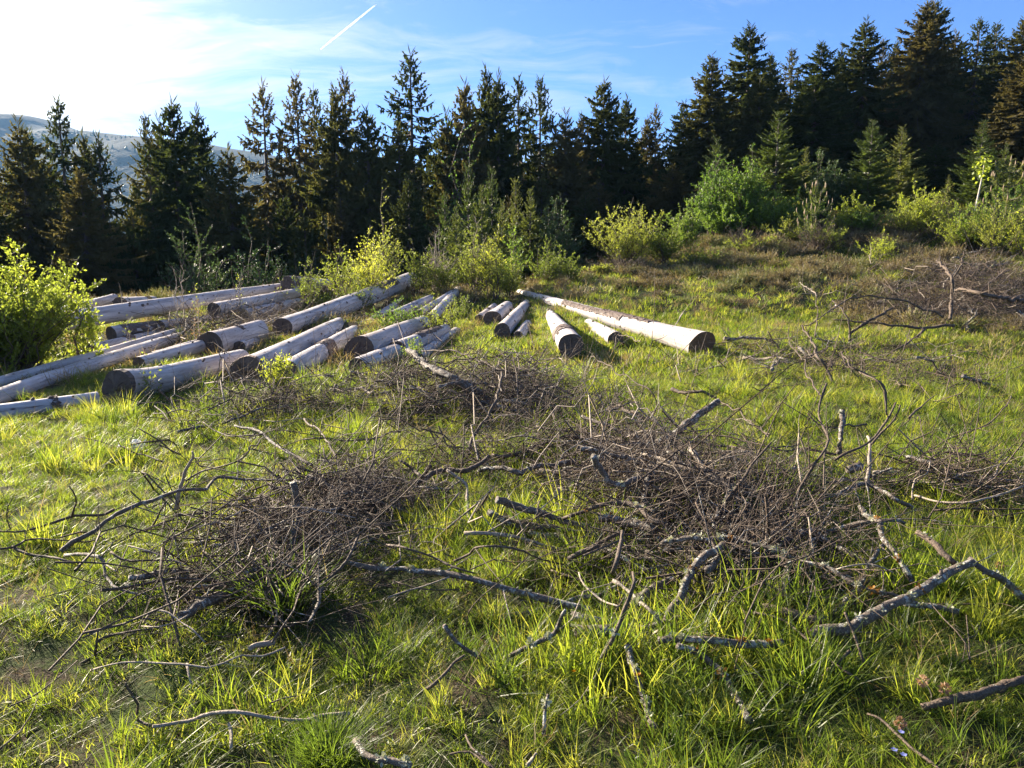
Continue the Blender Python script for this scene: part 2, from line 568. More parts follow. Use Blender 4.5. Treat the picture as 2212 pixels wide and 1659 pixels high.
# ------------------------------------------------------------------ ground, hills
def axis(lo, hi, d, far, g=1.16):
    a = list(np.arange(lo, hi + 1e-6, d))
    s = d
    while a[-1] < far:
        s *= g
        a.append(a[-1] + s)
    s = d
    b = []
    x = lo
    while x > -far:
        s *= g
        x -= s
        b.append(x)
    return np.array(b[::-1] + a)


def grid_mesh(name, X, Y, Z, mat):
    ny, nx = X.shape
    mb = MB()
    i = np.arange(ny - 1)[:, None] * nx
    j = np.arange(nx - 1)[None]
    F = np.stack([i + j, i + j + 1, i + nx + j + 1, i + nx + j], -1).reshape(-1, 4)
    mb.add(np.stack([X, Y, Z], -1).reshape(-1, 3), F)
    return mb.mesh(name, mat)


xs = axis(-9, 9, .09, 3500, 1.07)
ys = axis(0, 16, .09, 3500, 1.07)
XX, YY = np.meshgrid(xs, ys)
put('ground', grid_mesh('ground', XX, YY, ground(XX, YY), M['ground']), kind='structure')

# far hill across the valley; the ridge falls from left to right
hx = np.linspace(-2600, 1500, 240)
hy = np.linspace(500, 2600, 110)
HX, HY = np.meshgrid(hx, hy)
rpx = [-700, 0, 60, 95, 167, 286, 456, 532, 640, 800, 1100, 1600]
rpy = [190, 250, 254, 257, 286, 300, 312, 330, 350, 385, 440, 480]
RD = 1500.0
ridge_x = [at_depth(a, b, RD)[0] for a, b in zip(rpx, rpy)]
ridge_z = [at_depth(a, b, RD)[2] for a, b in zip(rpx, rpy)]
rz = np.interp(HX, ridge_x, ridge_z)
prof = np.where(HY < RD, sstep(HY, 520, RD) ** .8, 1 - .35 * sstep(HY, RD, 2600))
HZ = -95 + (rz + 95) * prof + (6 * waves(HX, HY, 240, 5) + 2.0 * waves(HX, HY, 60, 11)) * sstep(prof, .0, .5) * (1 - .8 * sstep(prof, .92, 1))
put('hills', grid_mesh('hills', HX, HY, HZ, M['hill']), kind='structure')
# ------------------------------------------------------------------ felled logs
def fit(px, py, rpx, D=None):
    if D is None:
        D = hit(px, py + rpx * .96)[1]
    return at_depth(px, py, D), rpx * D / FP


def make_log(near, far, Dn, Df, label, end='end_dark', flare=0.0, patches=(), knots=8, seed=0, bend=0.0, holes=(), skew=0.0, chunk=False):
    rg = np.random.default_rng(500 + seed)
    A, ra = fit(*near, D=Dn)
    B, rb = fit(*far, D=Df)
    if near[0] < 1000:
        ra, rb = ra * 1.13, rb * 1.13
    Zv = (B - A)
    L = np.linalg.norm(Zv)
    Zv /= L
    Xv = np.cross([0, 0, 1.0], Zv)
    Xv /= np.linalg.norm(Xv)
    Yv = np.cross(Zv, Xv)
    root = put('log', None, label=label, cat='log', group='felled debarked logs lying on the clearing')
    root.matrix_world = Matrix([[Xv[0], Yv[0], Zv[0], A[0]], [Xv[1], Yv[1], Zv[1], A[1]], [Xv[2], Yv[2], Zv[2], A[2]], [0, 0, 0, 1]])
    seg = 20
    n = max(8, int(L / .14))
    zz = np.linspace(0, L, n)
    a = np.arange(seg) * 2 * math.pi / seg
    ph = rg.uniform(0, 6.28, 6)

    def radius(z, ang):
        t = z / L
        r = ra + (rb - ra) * t
        r = r * (1 + .035 * np.sin(3 * ang + ph[0] + z * .6) + .03 * np.sin(2 * ang + ph[1] - z * .4) + .02 * np.sin(z * 2.3 + ph[2]))
        if flare:
            lobes = 0.7 + .3 * np.sin(2 * ang + ph[3])
            r = r * (1 + flare * lobes * np.exp(-z / .38))
        return r

    def centre(z):
        t = z / L
        return bend * np.sin(t * math.pi) * L * np.cos(ph[4]), bend * np.sin(t * math.pi) * L * abs(np.sin(ph[4])) * .3
    G, AA = np.meshgrid(zz, a, indexing='ij')
    RR = radius(G, AA) + rg.standard_normal(G.shape) * .0018
    cx, cy = centre(G)
    sk = skew * np.exp(-G / .3) * np.cos(AA + ph[5]) * ra
    V = np.stack([cx + RR * np.cos(AA), cy + RR * np.sin(AA), G + sk], -1)
    mb = MB()
    i = np.arange(n - 1)[:, None] * seg
    j = np.arange(seg)[None]
    j2 = (j + 1) % seg
    mb.add(V.reshape(-1, 3), np.stack([i + j, i + j2, i + seg + j2, i + seg + j], -1).reshape(-1, 4))
    put('stem', mb.mesh('stem', M['log']), root)
    # cut faces
    for which in (0, -1):
        ring = V[which].copy()
        if which == -1 and rb * FP / B[1] < 6:
            pass
        c = ring.mean(0)
        rings = [c + (ring - c) * s for s in (1.0, .985, .7, .4, .12)]
        sg = -1 if which == 0 else 1
        for q, rr_ in enumerate(rings[1:]):
            rr_[:, 2] += sg * .004 + rg.standard_normal(seg) * .0025
            if chunk and which == 0:
                rr_[:, 2] += np.where(np.cos(a - 2.3) > .1, -.10 * np.cos(a - 2.3) * (1 - (.7, .4, .2, .1)[q] * .3), 0)
        m2 = MB()
        vv = np.concatenate(rings + [c[None] + [[0, 0, sg * .004]]])
        ff = []
        for q in range(4):
            o1, o2 = q * seg, (q + 1) * seg
            ff.append(np.stack([o1 + j[0], o1 + j2[0], o2 + j2[0], o2 + j[0]], -1)[:, ::sg])
        m2.add(vv, np.concatenate(ff))
        o5 = 4 * seg
        m2.f.append(np.stack([o5 + j[0], o5 + j2[0], np.full(seg, 5 * seg)], -1)[:, ::sg])
        put('cut_end', m2.mesh('cut_end', M[end if which == 0 else 'end_dark'], smooth=False), root)
    # remaining bark
    if not patches and seed % 3 == 0:
        q0 = rg.uniform(.15, .7)
        patches = [(q0, q0 + rg.uniform(.04, .12), rg.uniform(-.3, 1.2), rg.uniform(2.0, 3.4))]
    for (t0, t1, a0, a1) in patches:
        nz, na = max(4, int((t1 - t0) * L / .05)), 12
        zq = np.linspace(t0 * L, t1 * L, nz)
        aq = np.linspace(a0, a1, na)
        Gz, Ga = np.meshgrid(zq, aq, indexing='ij')
        e1 = np.minimum(np.abs(Gz - zq[0]), np.abs(Gz - zq[-1]))
        Gz = Gz + rg.standard_normal(Gz.shape) * .015
        jag = rg.uniform(-.12, .12, Gz.shape)
        Ga = Ga + jag
        r_ = radius(Gz, Ga) + .006 + rg.uniform(0, .014, Gz.shape)
        cx, cy = centre(Gz)
        Vq = np.stack([cx + r_ * np.cos(Ga), cy + r_ * np.sin(Ga), Gz], -1)
        r_in = r_ - .03
        Vi = np.stack([cx + r_in * np.cos(Ga), cy + r_in * np.sin(Ga), Gz], -1)
        keep = rg.random((nz - 1, na - 1)) > .10
        ii, jj = np.nonzero(keep)
        k0 = ii * na + jj
        F = np.stack([k0, k0 + 1, k0 + na + 1, k0 + na], -1)
        bm_ = MB()
        bm_.add(Vq.reshape(-1, 3), F)
        # rim faces down to the wood
        rim = []
        N0 = nz * na
        for q in range(nz - 1):
            rim.append([q * na, (q + 1) * na, N0 + (q + 1) * na, N0 + q * na])
            rim.append([(q + 1) * na - 1, (q + 2) * na - 1, N0 + (q + 2) * na - 1, N0 + (q + 1) * na - 1])
        for q in range(na - 1):
            rim.append([q, q + 1, N0 + q + 1, N0 + q])
            e = (nz - 1) * na
            rim.append([e + q, e + q + 1, N0 + e + q + 1, N0 + e + q])
        bm_.v.append(Vi.reshape(-1, 3))
        bm_.n += N0
        bm_.f.append(np.array(rim))
        put('bark_patch', bm_.mesh('bark_patch', M['bark_patch'], smooth=False), root, label='flaking dark bark left on the stem')
    # branch stubs
    if knots:
        kb = MB()
        for q in range(int(knots * 1.7)):
            z = rg.uniform(.08, .97) * L
            an = rg.uniform(0, 6.28)
            r_ = float(radius(z, an))
            cx, cy = centre(z)
            d = np.array([math.cos(an), math.sin(an), rg.uniform(.2, .8)])
            d /= np.linalg.norm(d)
            p = np.array([cx + (r_ - .02) * math.cos(an), cy + (r_ - .02) * math.sin(an), z])
            kr = rg.uniform(.010, .022) * (ra / .15) ** .5
            l = rg.uniform(.03, .055)
            kb.tube([p, p + d * l * .6, p + d * l], [kr * 1.6, kr * 1.1, kr * .8], 6, rough=.1, rng=rg)
        put('branch_stubs', kb.mesh('branch_stubs', M['bark_patch']), root, kind='stuff')
    return root


U = 1.57  # upwards in the log's own frame
LOGS = [
 # near (x, y, r), far (x, y, r), depth near, depth far, options
 ((-60, 900, 17), (212, 863, 15), None, 8.15, dict(label='pale log half sunk in grass, lowest at the left edge of the photo', end='end_dark')),
 ((256, 840, 28), (520, 777, 20), None, 10.7, dict(label='big bleached log with a flared dark butt before the left pile', flare=.5, knots=10, chunk=True)),
 ((531, 804, 28), (735, 703, 15.5), None, 15.0, dict(label='thick log with a split brown butt, smooth and bleached, right beside the flared one', end='end_brown', flare=.35, chunk=True, knots=9)),
 ((-60, 878, 18), (522, 692, 8), None, 18.0, dict(label='lower of two long thin pale logs running in from the left edge', knots=16, bend=.012)),
 ((-60, 844, 14), (520, 672, 6.5), None, 18.5, dict(label='long thin pale log running behind and above its twin from the left edge', knots=16, bend=-.01)),
 ((300, 786, 14), (500, 728, 11), None, 13.2, dict(label='short brownish log behind the flared butt, its end in tall dry grass', end='end_brown', knots=5)),
 ((452, 748, 26), (560, 713, 20), None, 13.6, dict(label='stubby thick stump log with a hollow black end and dry grass before it', flare=.2, knots=3)),
 ((135, 694, 20), (606, 622, 9), 13.2, 19.4, dict(label='long log on top of the left pile, from willow bush to broken chunk', knots=18)),
 ((462, 669, 14), (640, 634, 10), 15.3, 19.0, dict(label='grey shaded log with a hollow round end resting below the long upper log', knots=5)),
 ((528, 679, 10), (645, 654, 8.5), 15.8, 18.6, dict(label='small log with a yellowish freshly cut end', end='end_yellow', knots=12)),
 ((621, 615, 16), (705, 615, 11), 19.0, 21.0, dict(label='dark broken log chunk perched highest at the back of the left pile', knots=4, patches=[(.02, .5, -.4, 3.3)])),
 ((610, 709, 20), (888, 606, 15), None, 22.0, dict(label='long log with black end and patches of bark, highest through the yellow-green shrubs', knots=26, patches=[(.62, .8, .3, 2.6)])),
 ((622, 803, 22), (792, 703, 12), None, 16.0, dict(label='pale log with a torn bark patch midway and a reddish butt behind young leaves', end='end_brown', patches=[(.30, .40, .2, 3.6)], knots=6)),
 ((776, 757, 26), (916, 697, 14), None, 15.6, dict(label='log with a broad brown-black round end, second row right of the bark-patched log', knots=6, flare=.2)),
 ((930, 690, 10), (990, 627, 8), 15.6, 20.5, dict(label='log whose tip points highest beside the centre shrubs', knots=14)),
 ((773, 795, 20), (905, 738, 12), None, 13.6, dict(label='short low log with a round dark end in the shade, frontmost of the middle group', knots=4)),
 ((856, 761, 22), (962, 712, 11), None, 14.6, dict(label='log with an oval dark end half covered by twigs and peeling bark', patches=[(.35, .85, -.4, 2.4)], knots=5)),
 ((903, 772, 11), (985, 715, 8), None, 15.0, dict(label='thin pale log at the right rim of the middle group, next to the brushwood', knots=5)),
 ((823, 731, 8), (925, 690, 6), None, 16.5, dict(label='slender log squeezed behind the broad round end', knots=6)),
 ((846, 684, 11), (930, 646, 8), 15.8, 19.0, dict(label='log with a dark end under the green twigs, behind the second row', knots=9)),
 ((905, 678, 8), (985, 628, 6), 16.2, 20.2, dict(label='thin log lying just left of the highest tip by the centre shrubs', knots=9)),
 ((795, 702, 10), (862, 655, 8), 15.6, 19.5, dict(label='log half hidden in leaves between the long barky log and the second row', knots=5)),
 ((120, 678, 11), (245, 645, 9), 15.0, 18.5, dict(label='log behind the willow bush, at the far left back of the pile', knots=6)),
 ((260, 656, 13), (330, 652, 11), 16.6, 18.6, dict(label='short log with a dark end at the back of the left pile', knots=3)),
 ((318, 650, 10), (296, 662, 8), 18.0, 20.0, dict(label='short bleached log stub with a white rounded end at the back left', end='end_yellow', knots=2)),
 ((240, 722, 15), (440, 697, 12), 13.6, 15.5, dict(label='dark shaded log buried under the long upper log', knots=6, patches=[(.1, .9, -.6, 3.4)])),
 ((345, 707, 13), (486, 689, 10), 14.4, 16.5, dict(label='split grey log wedged in the shade under the upper log', knots=5)),
 ((400, 727, 8), (572, 694, 6.5), 14.2, 16.8, dict(label='thin log lying between the twin long logs and the stump log', knots=8)),
 ((560, 710, 17), (640, 690, 12), 14.9, 16.8, dict(label='log with a flat grey end just left of the long barky log', knots=3)),
 ((516, 751, 13), (600, 723, 10), None, 14.8, dict(label='low dark end lying behind the thick split log', knots=3)),
 ((200, 752, 9), (470, 694, 7), 12.4, 16.6, dict(label='thin log just above the twin long logs, beneath the dark shaded one', knots=12)),
 ((330, 770, 9), (560, 702, 7), 11.6, 16.2, dict(label='thin weathered log just below the twin long logs, behind the short brownish one', knots=10, patches=[(.5, .62, .3, 3)])),
 ((470, 722, 10), (600, 683, 8), 13.8, 17.4, dict(label='slim log running behind the hollow stump log towards the barky one', knots=8, patches=[(.1, .4, 0, 3)])),
 ((650, 752, 10), (760, 712, 8), 12.9, 15.6, dict(label='slim log lying in the gap between the split-butt log and its right neighbour', knots=6)),
 ((845, 735, 9), (930, 704, 7), 13.2, 15.8, dict(label='short log bridging behind the oval-ended one', knots=5, patches=[(.2, .8, 0, 3)])),
 ((1064, 690, 19), (1096, 662, 12), None, 18.4, dict(label='short log with a dark round end, back left of the small group in the middle', knots=4)),
 ((1035, 688, 9), (1068, 662, 7), None, 18.4, dict(label='small bleached log at the left of the small middle group', knots=3)),
 ((1085, 716, 18), (1138, 656, 9), None, 19.0, dict(label='log with a black round end and dry grass on its right', knots=8)),
 ((1120, 727, 12), (1140, 700, 9), None, 15.4, dict(label='thin log with a small black end in dry grass', knots=2)),
 ((1233, 747, 28), (1183, 672, 9), None, 18.0, dict(label='tapering log pointing at the camera with a big dark round end and a bark collar', patches=[(.14, .24, -.2, 3.4)], knots=14)),
 ((1330, 733, 17), (1272, 700, 12), None, 15.5, dict(label='short log lying under the big leaning trunk', knots=5)),
 ((1516, 743, 27), (1122, 632, 7), None, 20.5, dict(label='big long warm-pale trunk, lone on the right of all logs', flare=.10, knots=30, end='end_brown', patches=[(.17, .40, .9, 2.6), (.28, .62, .4, 1.3)], skew=.5, bend=.006)),
]
LOG_SPAN = []
for i, (a_, b_, dn, df, kw) in enumerate(LOGS):
    o = make_log(a_, b_, dn, df, seed=i, **kw)
    LOG_SPAN.append((fit(*a_, D=dn), fit(*b_, D=df)))


# ------------------------------------------------------------------ conifers
def spruce(seed, H, Rm, sparse, young=False, lean=0.0):
    """crown and trunk meshes of a spruce, foot at the origin"""
    g = np.random.default_rng(900 + seed)
    tr = MB()
    nz = 14
    z = np.linspace(0, H, nz)
    wob = np.cumsum(g.standard_normal((nz, 2)) * .012 * H / 16, 0)
    cen = np.stack([wob[:, 0] + lean * z, wob[:, 1], z], -1)
    r0 = H * .0115 if not young else H * .009
    tr.tube(cen, r0 * (1 - z / H) ** .8 + .008, 8)
    wood = MB()
    B, Dv, Ls, Ws = [], [], [], []
    zc = H * (.06 if young else .08)
    step = H * (.0185 if not sparse else .021)
    if young:
        step = H * .05
    while zc < H * .985:
        t = (H - zc) / H
        prof = min(1.0, (t * 1.75) ** .8) * (1.0 if t < .8 else 1 - (t - .8) * 1.0)
        nb = int(g.integers(6, 9)) + (2 if young else 0)
        a0 = g.uniform(0, 6.28)
        gap = g.uniform(.75, 1.2) if not sparse else g.uniform(.9, 1.1)
        for b in range(nb):
            if sparse and g.random() < .12:
                continue
            az = a0 + b * 6.28 / nb + g.normal(0, .22)
            L = Rm * prof * (g.uniform(.62, 1.15) if not sparse else g.uniform(.78, 1.1)) * gap
            L *= .85 if sparse else 1
            L = max(L, .22)
            el = (.75 if young else .5) - (1.1 if not young else .75) * min(1, t * 2.2) + g.normal(0, .1)
            if young:
                el = max(el, .12)
            zb = zc + g.uniform(-.5, .5) * step
            c0 = np.array([np.interp(zb, z, cen[:, 0]), np.interp(zb, z, cen[:, 1]), zb])
            k = 6
            s = np.linspace(0, 1, k)
            hd = np.array([math.cos(az), math.sin(az)])
            sag = -.16 * L * np.sin(s * 2.2) * (1 if not young else .3) + .16 * L * s ** 3
            pts = np.stack([c0[0] + hd[0] * L * s * math.cos(el), c0[1] + hd[1] * L * s * math.cos(el), c0[2] + L * s * math.sin(el) + sag], -1)
            wood.tube(pts, .014 * (H / 16) * (1.1 - s) * (1.4 if L > 1 else .8) + .003, 3, cap=False)
            dens = (12 if sparse else 18) / (H / 15) if not young else 30
            m = max(4, int(L * dens))
            ss = np.sort(g.uniform(.12 if not sparse else .2, 1.0, m))
            px = np.stack([np.interp(ss, s, pts[:, q]) for q in range(3)], -1)
            tang = np.gradient(pts, axis=0)
            tg = np.stack([np.interp(ss, s, tang[:, q]) for q in range(3)], -1)
            tg /= np.linalg.norm(tg, axis=1)[:, None]
            side = np.stack([-tg[:, 1], tg[:, 0], np.zeros(m)], -1)
            side /= np.linalg.norm(side, axis=1)[:, None] + 1e-9
            sc = H / 16
            # side sprays
            for sgn in (-1, 1):
                ll = (.16 + .34 * (1 - ss)) * min(1.2, L * .8) * g.uniform(.6, 1.3, m)
                dd = tg * .8 + side * sgn * .75 + np.array([0, 0, -.10 if not young else .12]) + g.normal(0, .15, (m, 3))
                B.append(px)
                Dv.append(dd)
                Ls.append(ll)
                Ws.append(np.full(m, .066 * sc * (1.2 if not sparse else .8)) + ll * .1)
            if not young:
                # hanging curtains of twigs
                hm = int(m * 1.3) if sparse else int(m * 1.6)
                idx = g.integers(0, m, hm)
                ll = g.uniform(.14, .48, hm) * sc * (1.0 if sparse else .95) * (.4 + .6 * min(1, t * 3))
                dd = np.stack([g.normal(0, .2, hm), g.normal(0, .2, hm), -np.ones(hm)], -1) + tg[idx] * .25
                B.append(px[idx])
                Dv.append(dd)
                Ls.append(ll)
                Ws.append(np.full(hm, .055 * sc) + ll * .11)
            # tip
            B.append(pts[-2:])
            Dv.append(np.stack([tang[-1], tang[-1]]) + g.normal(0, .02, (2, 3)))
            Ls.append(np.full(2, .22 * sc * (.6 + .5 * min(1, t * 3))))
            Ws.append(np.full(2, .07 * sc))
        zc += step * g.uniform(.8, 1.25) * (1 if t > .12 else .8)
    # leader
    zl = g.uniform(.93, 1.0, 14) * H
    an = g.uniform(0, 6.28, 14)
    B.append(np.stack([np.interp(zl, z, cen[:, 0]), np.interp(zl, z, cen[:, 1]), zl], -1))
    Dv.append(np.stack([np.cos(an) * .6, np.sin(an) * .6, np.ones(14)], -1))
    Ls.append(np.full(14, .03 * H))
    Ws.append(np.full(14, .045 * H / 16))
    B, Dv, Ls, Ws = map(np.concatenate, (B, Dv, Ls, Ws))
    fo = MB()
    fo.kites(B, Dv, Ls, Ws, rng=g)
    fo.kites(B, Dv + g.normal(0, .05, Dv.shape), Ls * .92, Ws * .9, rng=g)
    # crown = limbs + needles
    nw = sum(len(f) for f in wood.f)
    for v, f in zip(wood.v, wood.f):
        fo.f.append(f - 0 + fo.n)
        fo.n += 0
    # re-add wood properly
    fo.f = fo.f[:-len(wood.f)] if wood.f else fo.f
    base = fo.n
    off = 0
    for v, f in zip(wood.v, wood.f):
        fo.v.append(v)
        fo.f.append(f + base)
        fo.n += len(v)
    nf = sum(len(f) for f in fo.f)
    mi = np.zeros(nf, int)
    mi[nf - nw:] = 1
    mat = M['needle_young'] if young else M['needle']
    return tr.mesh('trunk', M['trunk']), fo.mesh('crown', [mat, M['trunk']], smooth=False, matidx=mi)


SPR = {}
for k in range(3):
    SPR['s%d' % k] = spruce(k, 16, 3.5, True)
for k in range(4):
    SPR['d%d' % k] = spruce(10 + k, 16, 3.3, False)
for k in range(3):
    SPR['y%d' % k] = spruce(20 + k, 4.5, 1.15, False, True)


def plant_tree(var, px, tip_y, D, label, group='tall spruces at the edge of the wood', width=1.0, rz=None, name='spruce_tree', base=None):
    H0 = 4.5 if var[0] == 'y' else 16.0
    tip = at_depth(px, tip_y, D)
    gz = float(ground(tip[0], D)) - .15
    if base is not None:
        gz = base
    sc = (tip[2] - gz) / H0
    root = put(name, None, loc=(tip[0], D, gz), label=label, cat='spruce tree', group=group)
    root.rotation_euler = (0, 0, rnd.uniform(0, 6.28) if rz is None else rz)
    wsc = sc * width if var[0] == 'y' else width * (.45 + .55 * sc)
    root.scale = (wsc, wsc, sc)
    put('trunk', SPR[var][0], root)
    put('crown', SPR[var][1], root)
    return root


SD = 'tall spruces at the edge of the wood'
TREES = [
 # variant, tip x, tip y, depth, width, label
 ('d0', 34, 258, 31, 1.0, 'dark spruce at the far left edge with a pointed tip below the hill line'),
 ('d1', 60, 285, 33, .9, 'spruce just right of the leftmost one, its tip slightly lower'),
 ('d3', -40, 380, 29, 1.0, 'brownish spruce cut by the left edge of the photo'),
 ('s0', 124, 214, 36, 1.0, 'tall open spruce standing against the bright sky at the left, hill behind it'),
 ('d2', 178, 286, 37, .85, 'spruce leaning against the tall open one at the left, tip at the ridge'),
 ('s1', 208, 290, 36, .85, 'open spruce at the left rim of the gap that shows the blue hill'),
 ('d1', 171, 369, 27, .95, 'lower sunlit spruce in front of the left cluster'),
 ('s2', 315, 246, 38, .8, 'rounded see-through spruce at the right rim of the hill gap'),
 ('d0', 338, 254, 39, .8, 'narrow spruce tip tucked between the rounded one and the tall dark one'),
 ('d3', 369, 212, 33, 1.05, 'tall dark spruce with a spiky tip, highest of the group right of the hill gap'),
 ('d2', 422, 232, 36, 1.0, 'dark spruce with a thin needle-like tip next to the tallest of its group'),
 ('d0', 490, 318, 32, 1.05, 'shorter spruce standing before the small blue gap'),
 ('s1', 567, 181, 40, 1.0, 'see-through spruce with drooping boughs, left of three against the sky'),
 ('s0', 637, 163, 40, 1.0, 'see-through spruce with a thick top, middle of three against the sky'),
 ('s2', 675, 187, 43, .9, 'slim pale spruce peeking out behind the thick-topped one'),
 ('s1', 744, 155, 43, .9, 'tall see-through spruce rising behind a dense brownish one'),
 ('d1', 722, 192, 36, 1.0, 'dense brownish spruce in front of the see-through one, left of centre'),
 ('d3', 793, 232, 35, .95, 'dark spruce with a bare thin leader left of the layered giant'),
 ('s0', 883, 111, 42, 1.25, 'giant layered see-through spruce, tallest left of the centre'),
 ('d2', 860, 275, 34, 1.0, 'dense brown spruce at the foot of the layered giant'),
 ('d0', 963, 240, 36, .85, 'small tipped spruce right of the layered giant'),
 ('d3', 1001, 175, 36, .95, 'dense pointed spruce standing alone in the skyline just left of the twin tips'),
 ('d1', 1050, 149, 38, .9, 'left and higher one of two close spruce tips in the centre'),
 ('d2', 1075, 158, 37, 1.0, 'right one of two close spruce tips in the centre'),
 ('s2', 1121, 163, 40, .95, 'open dark spruce right of the twin tips'),
 ('s0', 1168, 168, 41, 1.0, 'see-through spruce with raised boughs right of the centre'),
 ('d0', 1219, 242, 36, 1.0, 'low dark spruce in the dip of the skyline right of centre'),
 ('d1', 1257, 251, 38, .8, 'small dark spruce in the dip, right of the low one'),
 ('d3', 1305, 169, 38, 1.1, 'spruce with a ragged open top over a dense dark body, right of centre'),
 ('d2', 1354, 207, 39, .9, 'slim dark spruce right of the ragged-topped one'),
 ('d1', 1399, 255, 42, .8, 'small tip in the last sky gap before the right wood'),
 ('s1', 1419, 229, 42, .8, 'open slender spruce in the last sky gap before the right wood'),
 ('d0', 1481, 222, 38, .9, 'dark spruce shoulder where the right wood begins'),
 ('d3', 1541, 116, 37, 1.1, 'brown tall spruce on the left flank of the right wood'),
 ('d2', 1623, 50, 40, 1.2, 'high brown-tipped spruce second from the left flank of the right wood'),
 ('d1', 1666, 117, 43, .9, 'narrow spruce tip right behind the high brown-tipped one'),
 ('d0', 1640, 170, 36, 1.15, 'sunlit olive spruce in front of the high brown-tipped one'),
 ('s2', 1714, 105, 44, 1.0, 'dark green spruce with a lone top in a notch of the right skyline'),
 ('d3', 1776, 89, 40, 1.1, 'brownish spruce right of the notch'),
 ('d1', 1764, 158, 35, 1.3, 'broad sunlit olive-brown spruce in the front of the right wood'),
 ('d2', 1817, 103, 42, .9, 'narrow spruce between the brownish and the pointed one on the right'),
 ('d0', 1876, 41, 40, 1.15, 'pointed dark spruce standing out left of the tallest right group'),
 ('s0', 1909, 85, 44, .8, 'thin spruce tip just right of the pointed dark one'),
 ('d1', 1938, 89, 44, .8, 'thin spruce tip in the hollow before the tallest right tree'),
 ('d3', 2002, 0, 40, 1.2, 'tallest spruce of the right wood, sunlit boughs, left of its double top'),
 ('d2', 2020, -2, 41, 1.1, 'tallest spruce of the right wood, right tip of its double top'),
 ('d0', 2066, 67, 43, 1.0, 'bluish dark spruce in the notch right of the tallest tree'),
 ('s1', 2117, 39, 42, 1.15, 'dark bushy-topped spruce near the top right corner'),
 ('s2', 2154, 48, 44, 1.1, 'dark spruce merging with the bushy-topped one'),
 ('d1', 2212, 40, 42, 1.1, 'spruce at the top right corner cut by the edge'),
 ('d3', 2226, 110, 32, 1.15, 'lit olive spruce cut by the right edge, nearest of the right wood'),
 ('d2', 2300, 60, 38, 1.1, 'spruce outside the right edge with only boughs in view'),
]
for var, px, ty, D, wd, lab in TREES:
    plant_tree(var, px, ty, D, lab, SD, wd)
# second and third rows that close the wood
fill_lab = 'dark spruce deep in the wood behind the front row, tip hidden among others'
fg = random.Random(5)
tx = np.array([t[1] for t in TREES])
ty_ = np.array([t[2] for t in TREES])
skyline = [(-200, 330), (40, 330), (190, 350), (235, 440), (265, 450), (330, 330), (480, 400), (560, 400), (640, 330), (760, 300), (880, 300),
           (960, 300), (1060, 240), (1180, 280), (1240, 300), (1330, 270), (1400, 330), (1480, 270), (1600, 180), (1700, 190),
           (1800, 160), (1950, 130), (2100, 110), (2400, 110)]
sx, sy = zip(*skyline)
for k in range(74):
    px = -160 + k * 34.5 + fg.uniform(-12, 12)
    D = fg.uniform(40, 56)
    tyy = float(np.interp(px, sx, sy)) + fg.uniform(0, 60)
    ni = int(np.argmin(np.abs(tx - px)))
    fill_lab = 'dark spruce deep in the wood %s behind the ' % ('left' if px < tx[ni] else 'right') + ' '.join(TREES[ni][5].split()[:7]).rstrip(',')
    plant_tree('d%d' % fg.randrange(4), px, tyy, D, fill_lab, 'dark spruces filling the wood', fg.uniform(.85, 1.15))
for k in range(34):
    px = -120 + k * 72 + fg.uniform(-30, 30)
    D = fg.uniform(31, 35)
    tyy = float(np.interp(px, [-200, 235, 265, 500, 900, 1300, 1600, 2400], [440, 480, 480, 440, 400, 380, 330, 260])) + fg.uniform(-20, 70)
    ni = int(np.argmin(np.abs(tx - px)))
    near = TREES[ni][5].split()
    lab = ('mid-height dark spruce %s before the ' % ('just left' if px < tx[ni] else 'just right')) + ' '.join(near[:8]).rstrip(',')
    plant_tree('d%d' % fg.randrange(4), px, tyy, D, lab, 'mid-height spruces at the foot of the wood', fg.uniform(.8, 1.1))
YG = 'young spruces on the heath edge'
for var, px, ty, D, wd, lab, by in [
    ('y0', 1684, 243, 28, 1.35, 'largest olive-green young spruce beside the bright bush', 490),
    ('y1', 1886, 262, 27, 1.15, 'young spruce with spread boughs, left one of a pair on the right slope', 470),
    ('y2', 1950, 278, 28, 1.05, 'slim young spruce with a bare leader, right of a pair on the right slope', 465),
    ('y0', 2126, 262, 28, 1.1, 'young spruce with a candle-like tip behind the pale birch sapling', 430),
    ('y1', 2176, 312, 26, .8, 'small young spruce at the right edge, only its tip clear of the scrub', 430),
    ('y2', 2240, 300, 26, .9, 'young spruce cut by the right edge', 430),
    ('y1', 1548, 300, 31, .9, 'dull young spruce in the shadow behind the bright leafy bush', 470),
    ('y0', 1742, 320, 30, .8, 'young spruce tip poking from the bluish bush right of the largest one', 470),
    ('y2', 2050, 380, 29, .8, 'dark small spruce in the shade left of the birch sapling', 460)]:
    b = hit(px, by + 12)
    plant_tree(var, px, ty, D, lab, YG, wd, name='young_spruce')
for i, (px, ty, D, lab) in enumerate([
    (1011, 360, 27, 'shaded young spruce with the leftmost thin leader, below the central skyline'),
    (1062, 368, 27, 'shaded young spruce with a tall thin leader in the middle'),
    (1040, 412, 26, 'shaded small spruce between two thin-leadered ones'),
    (1114, 392, 28, 'shaded young spruce right of the thin-leadered pair'),
    (1146, 412, 27, 'shaded small spruce at the right of the shaded group'),
    (960, 430, 27, 'shaded small spruce left of the thin-leadered pair'),
    (1180, 450, 28, 'dim small spruce beside the round shaded bush'),
    (985, 450, 25, 'dim low spruce before the shaded group'),
    (1085, 440, 25, 'dim low spruce before the tall thin leader')]):
    plant_tree('y%d' % (i % 3), px, ty, D, lab, 'shaded young spruces below the skyline', .62, name='young_spruce')
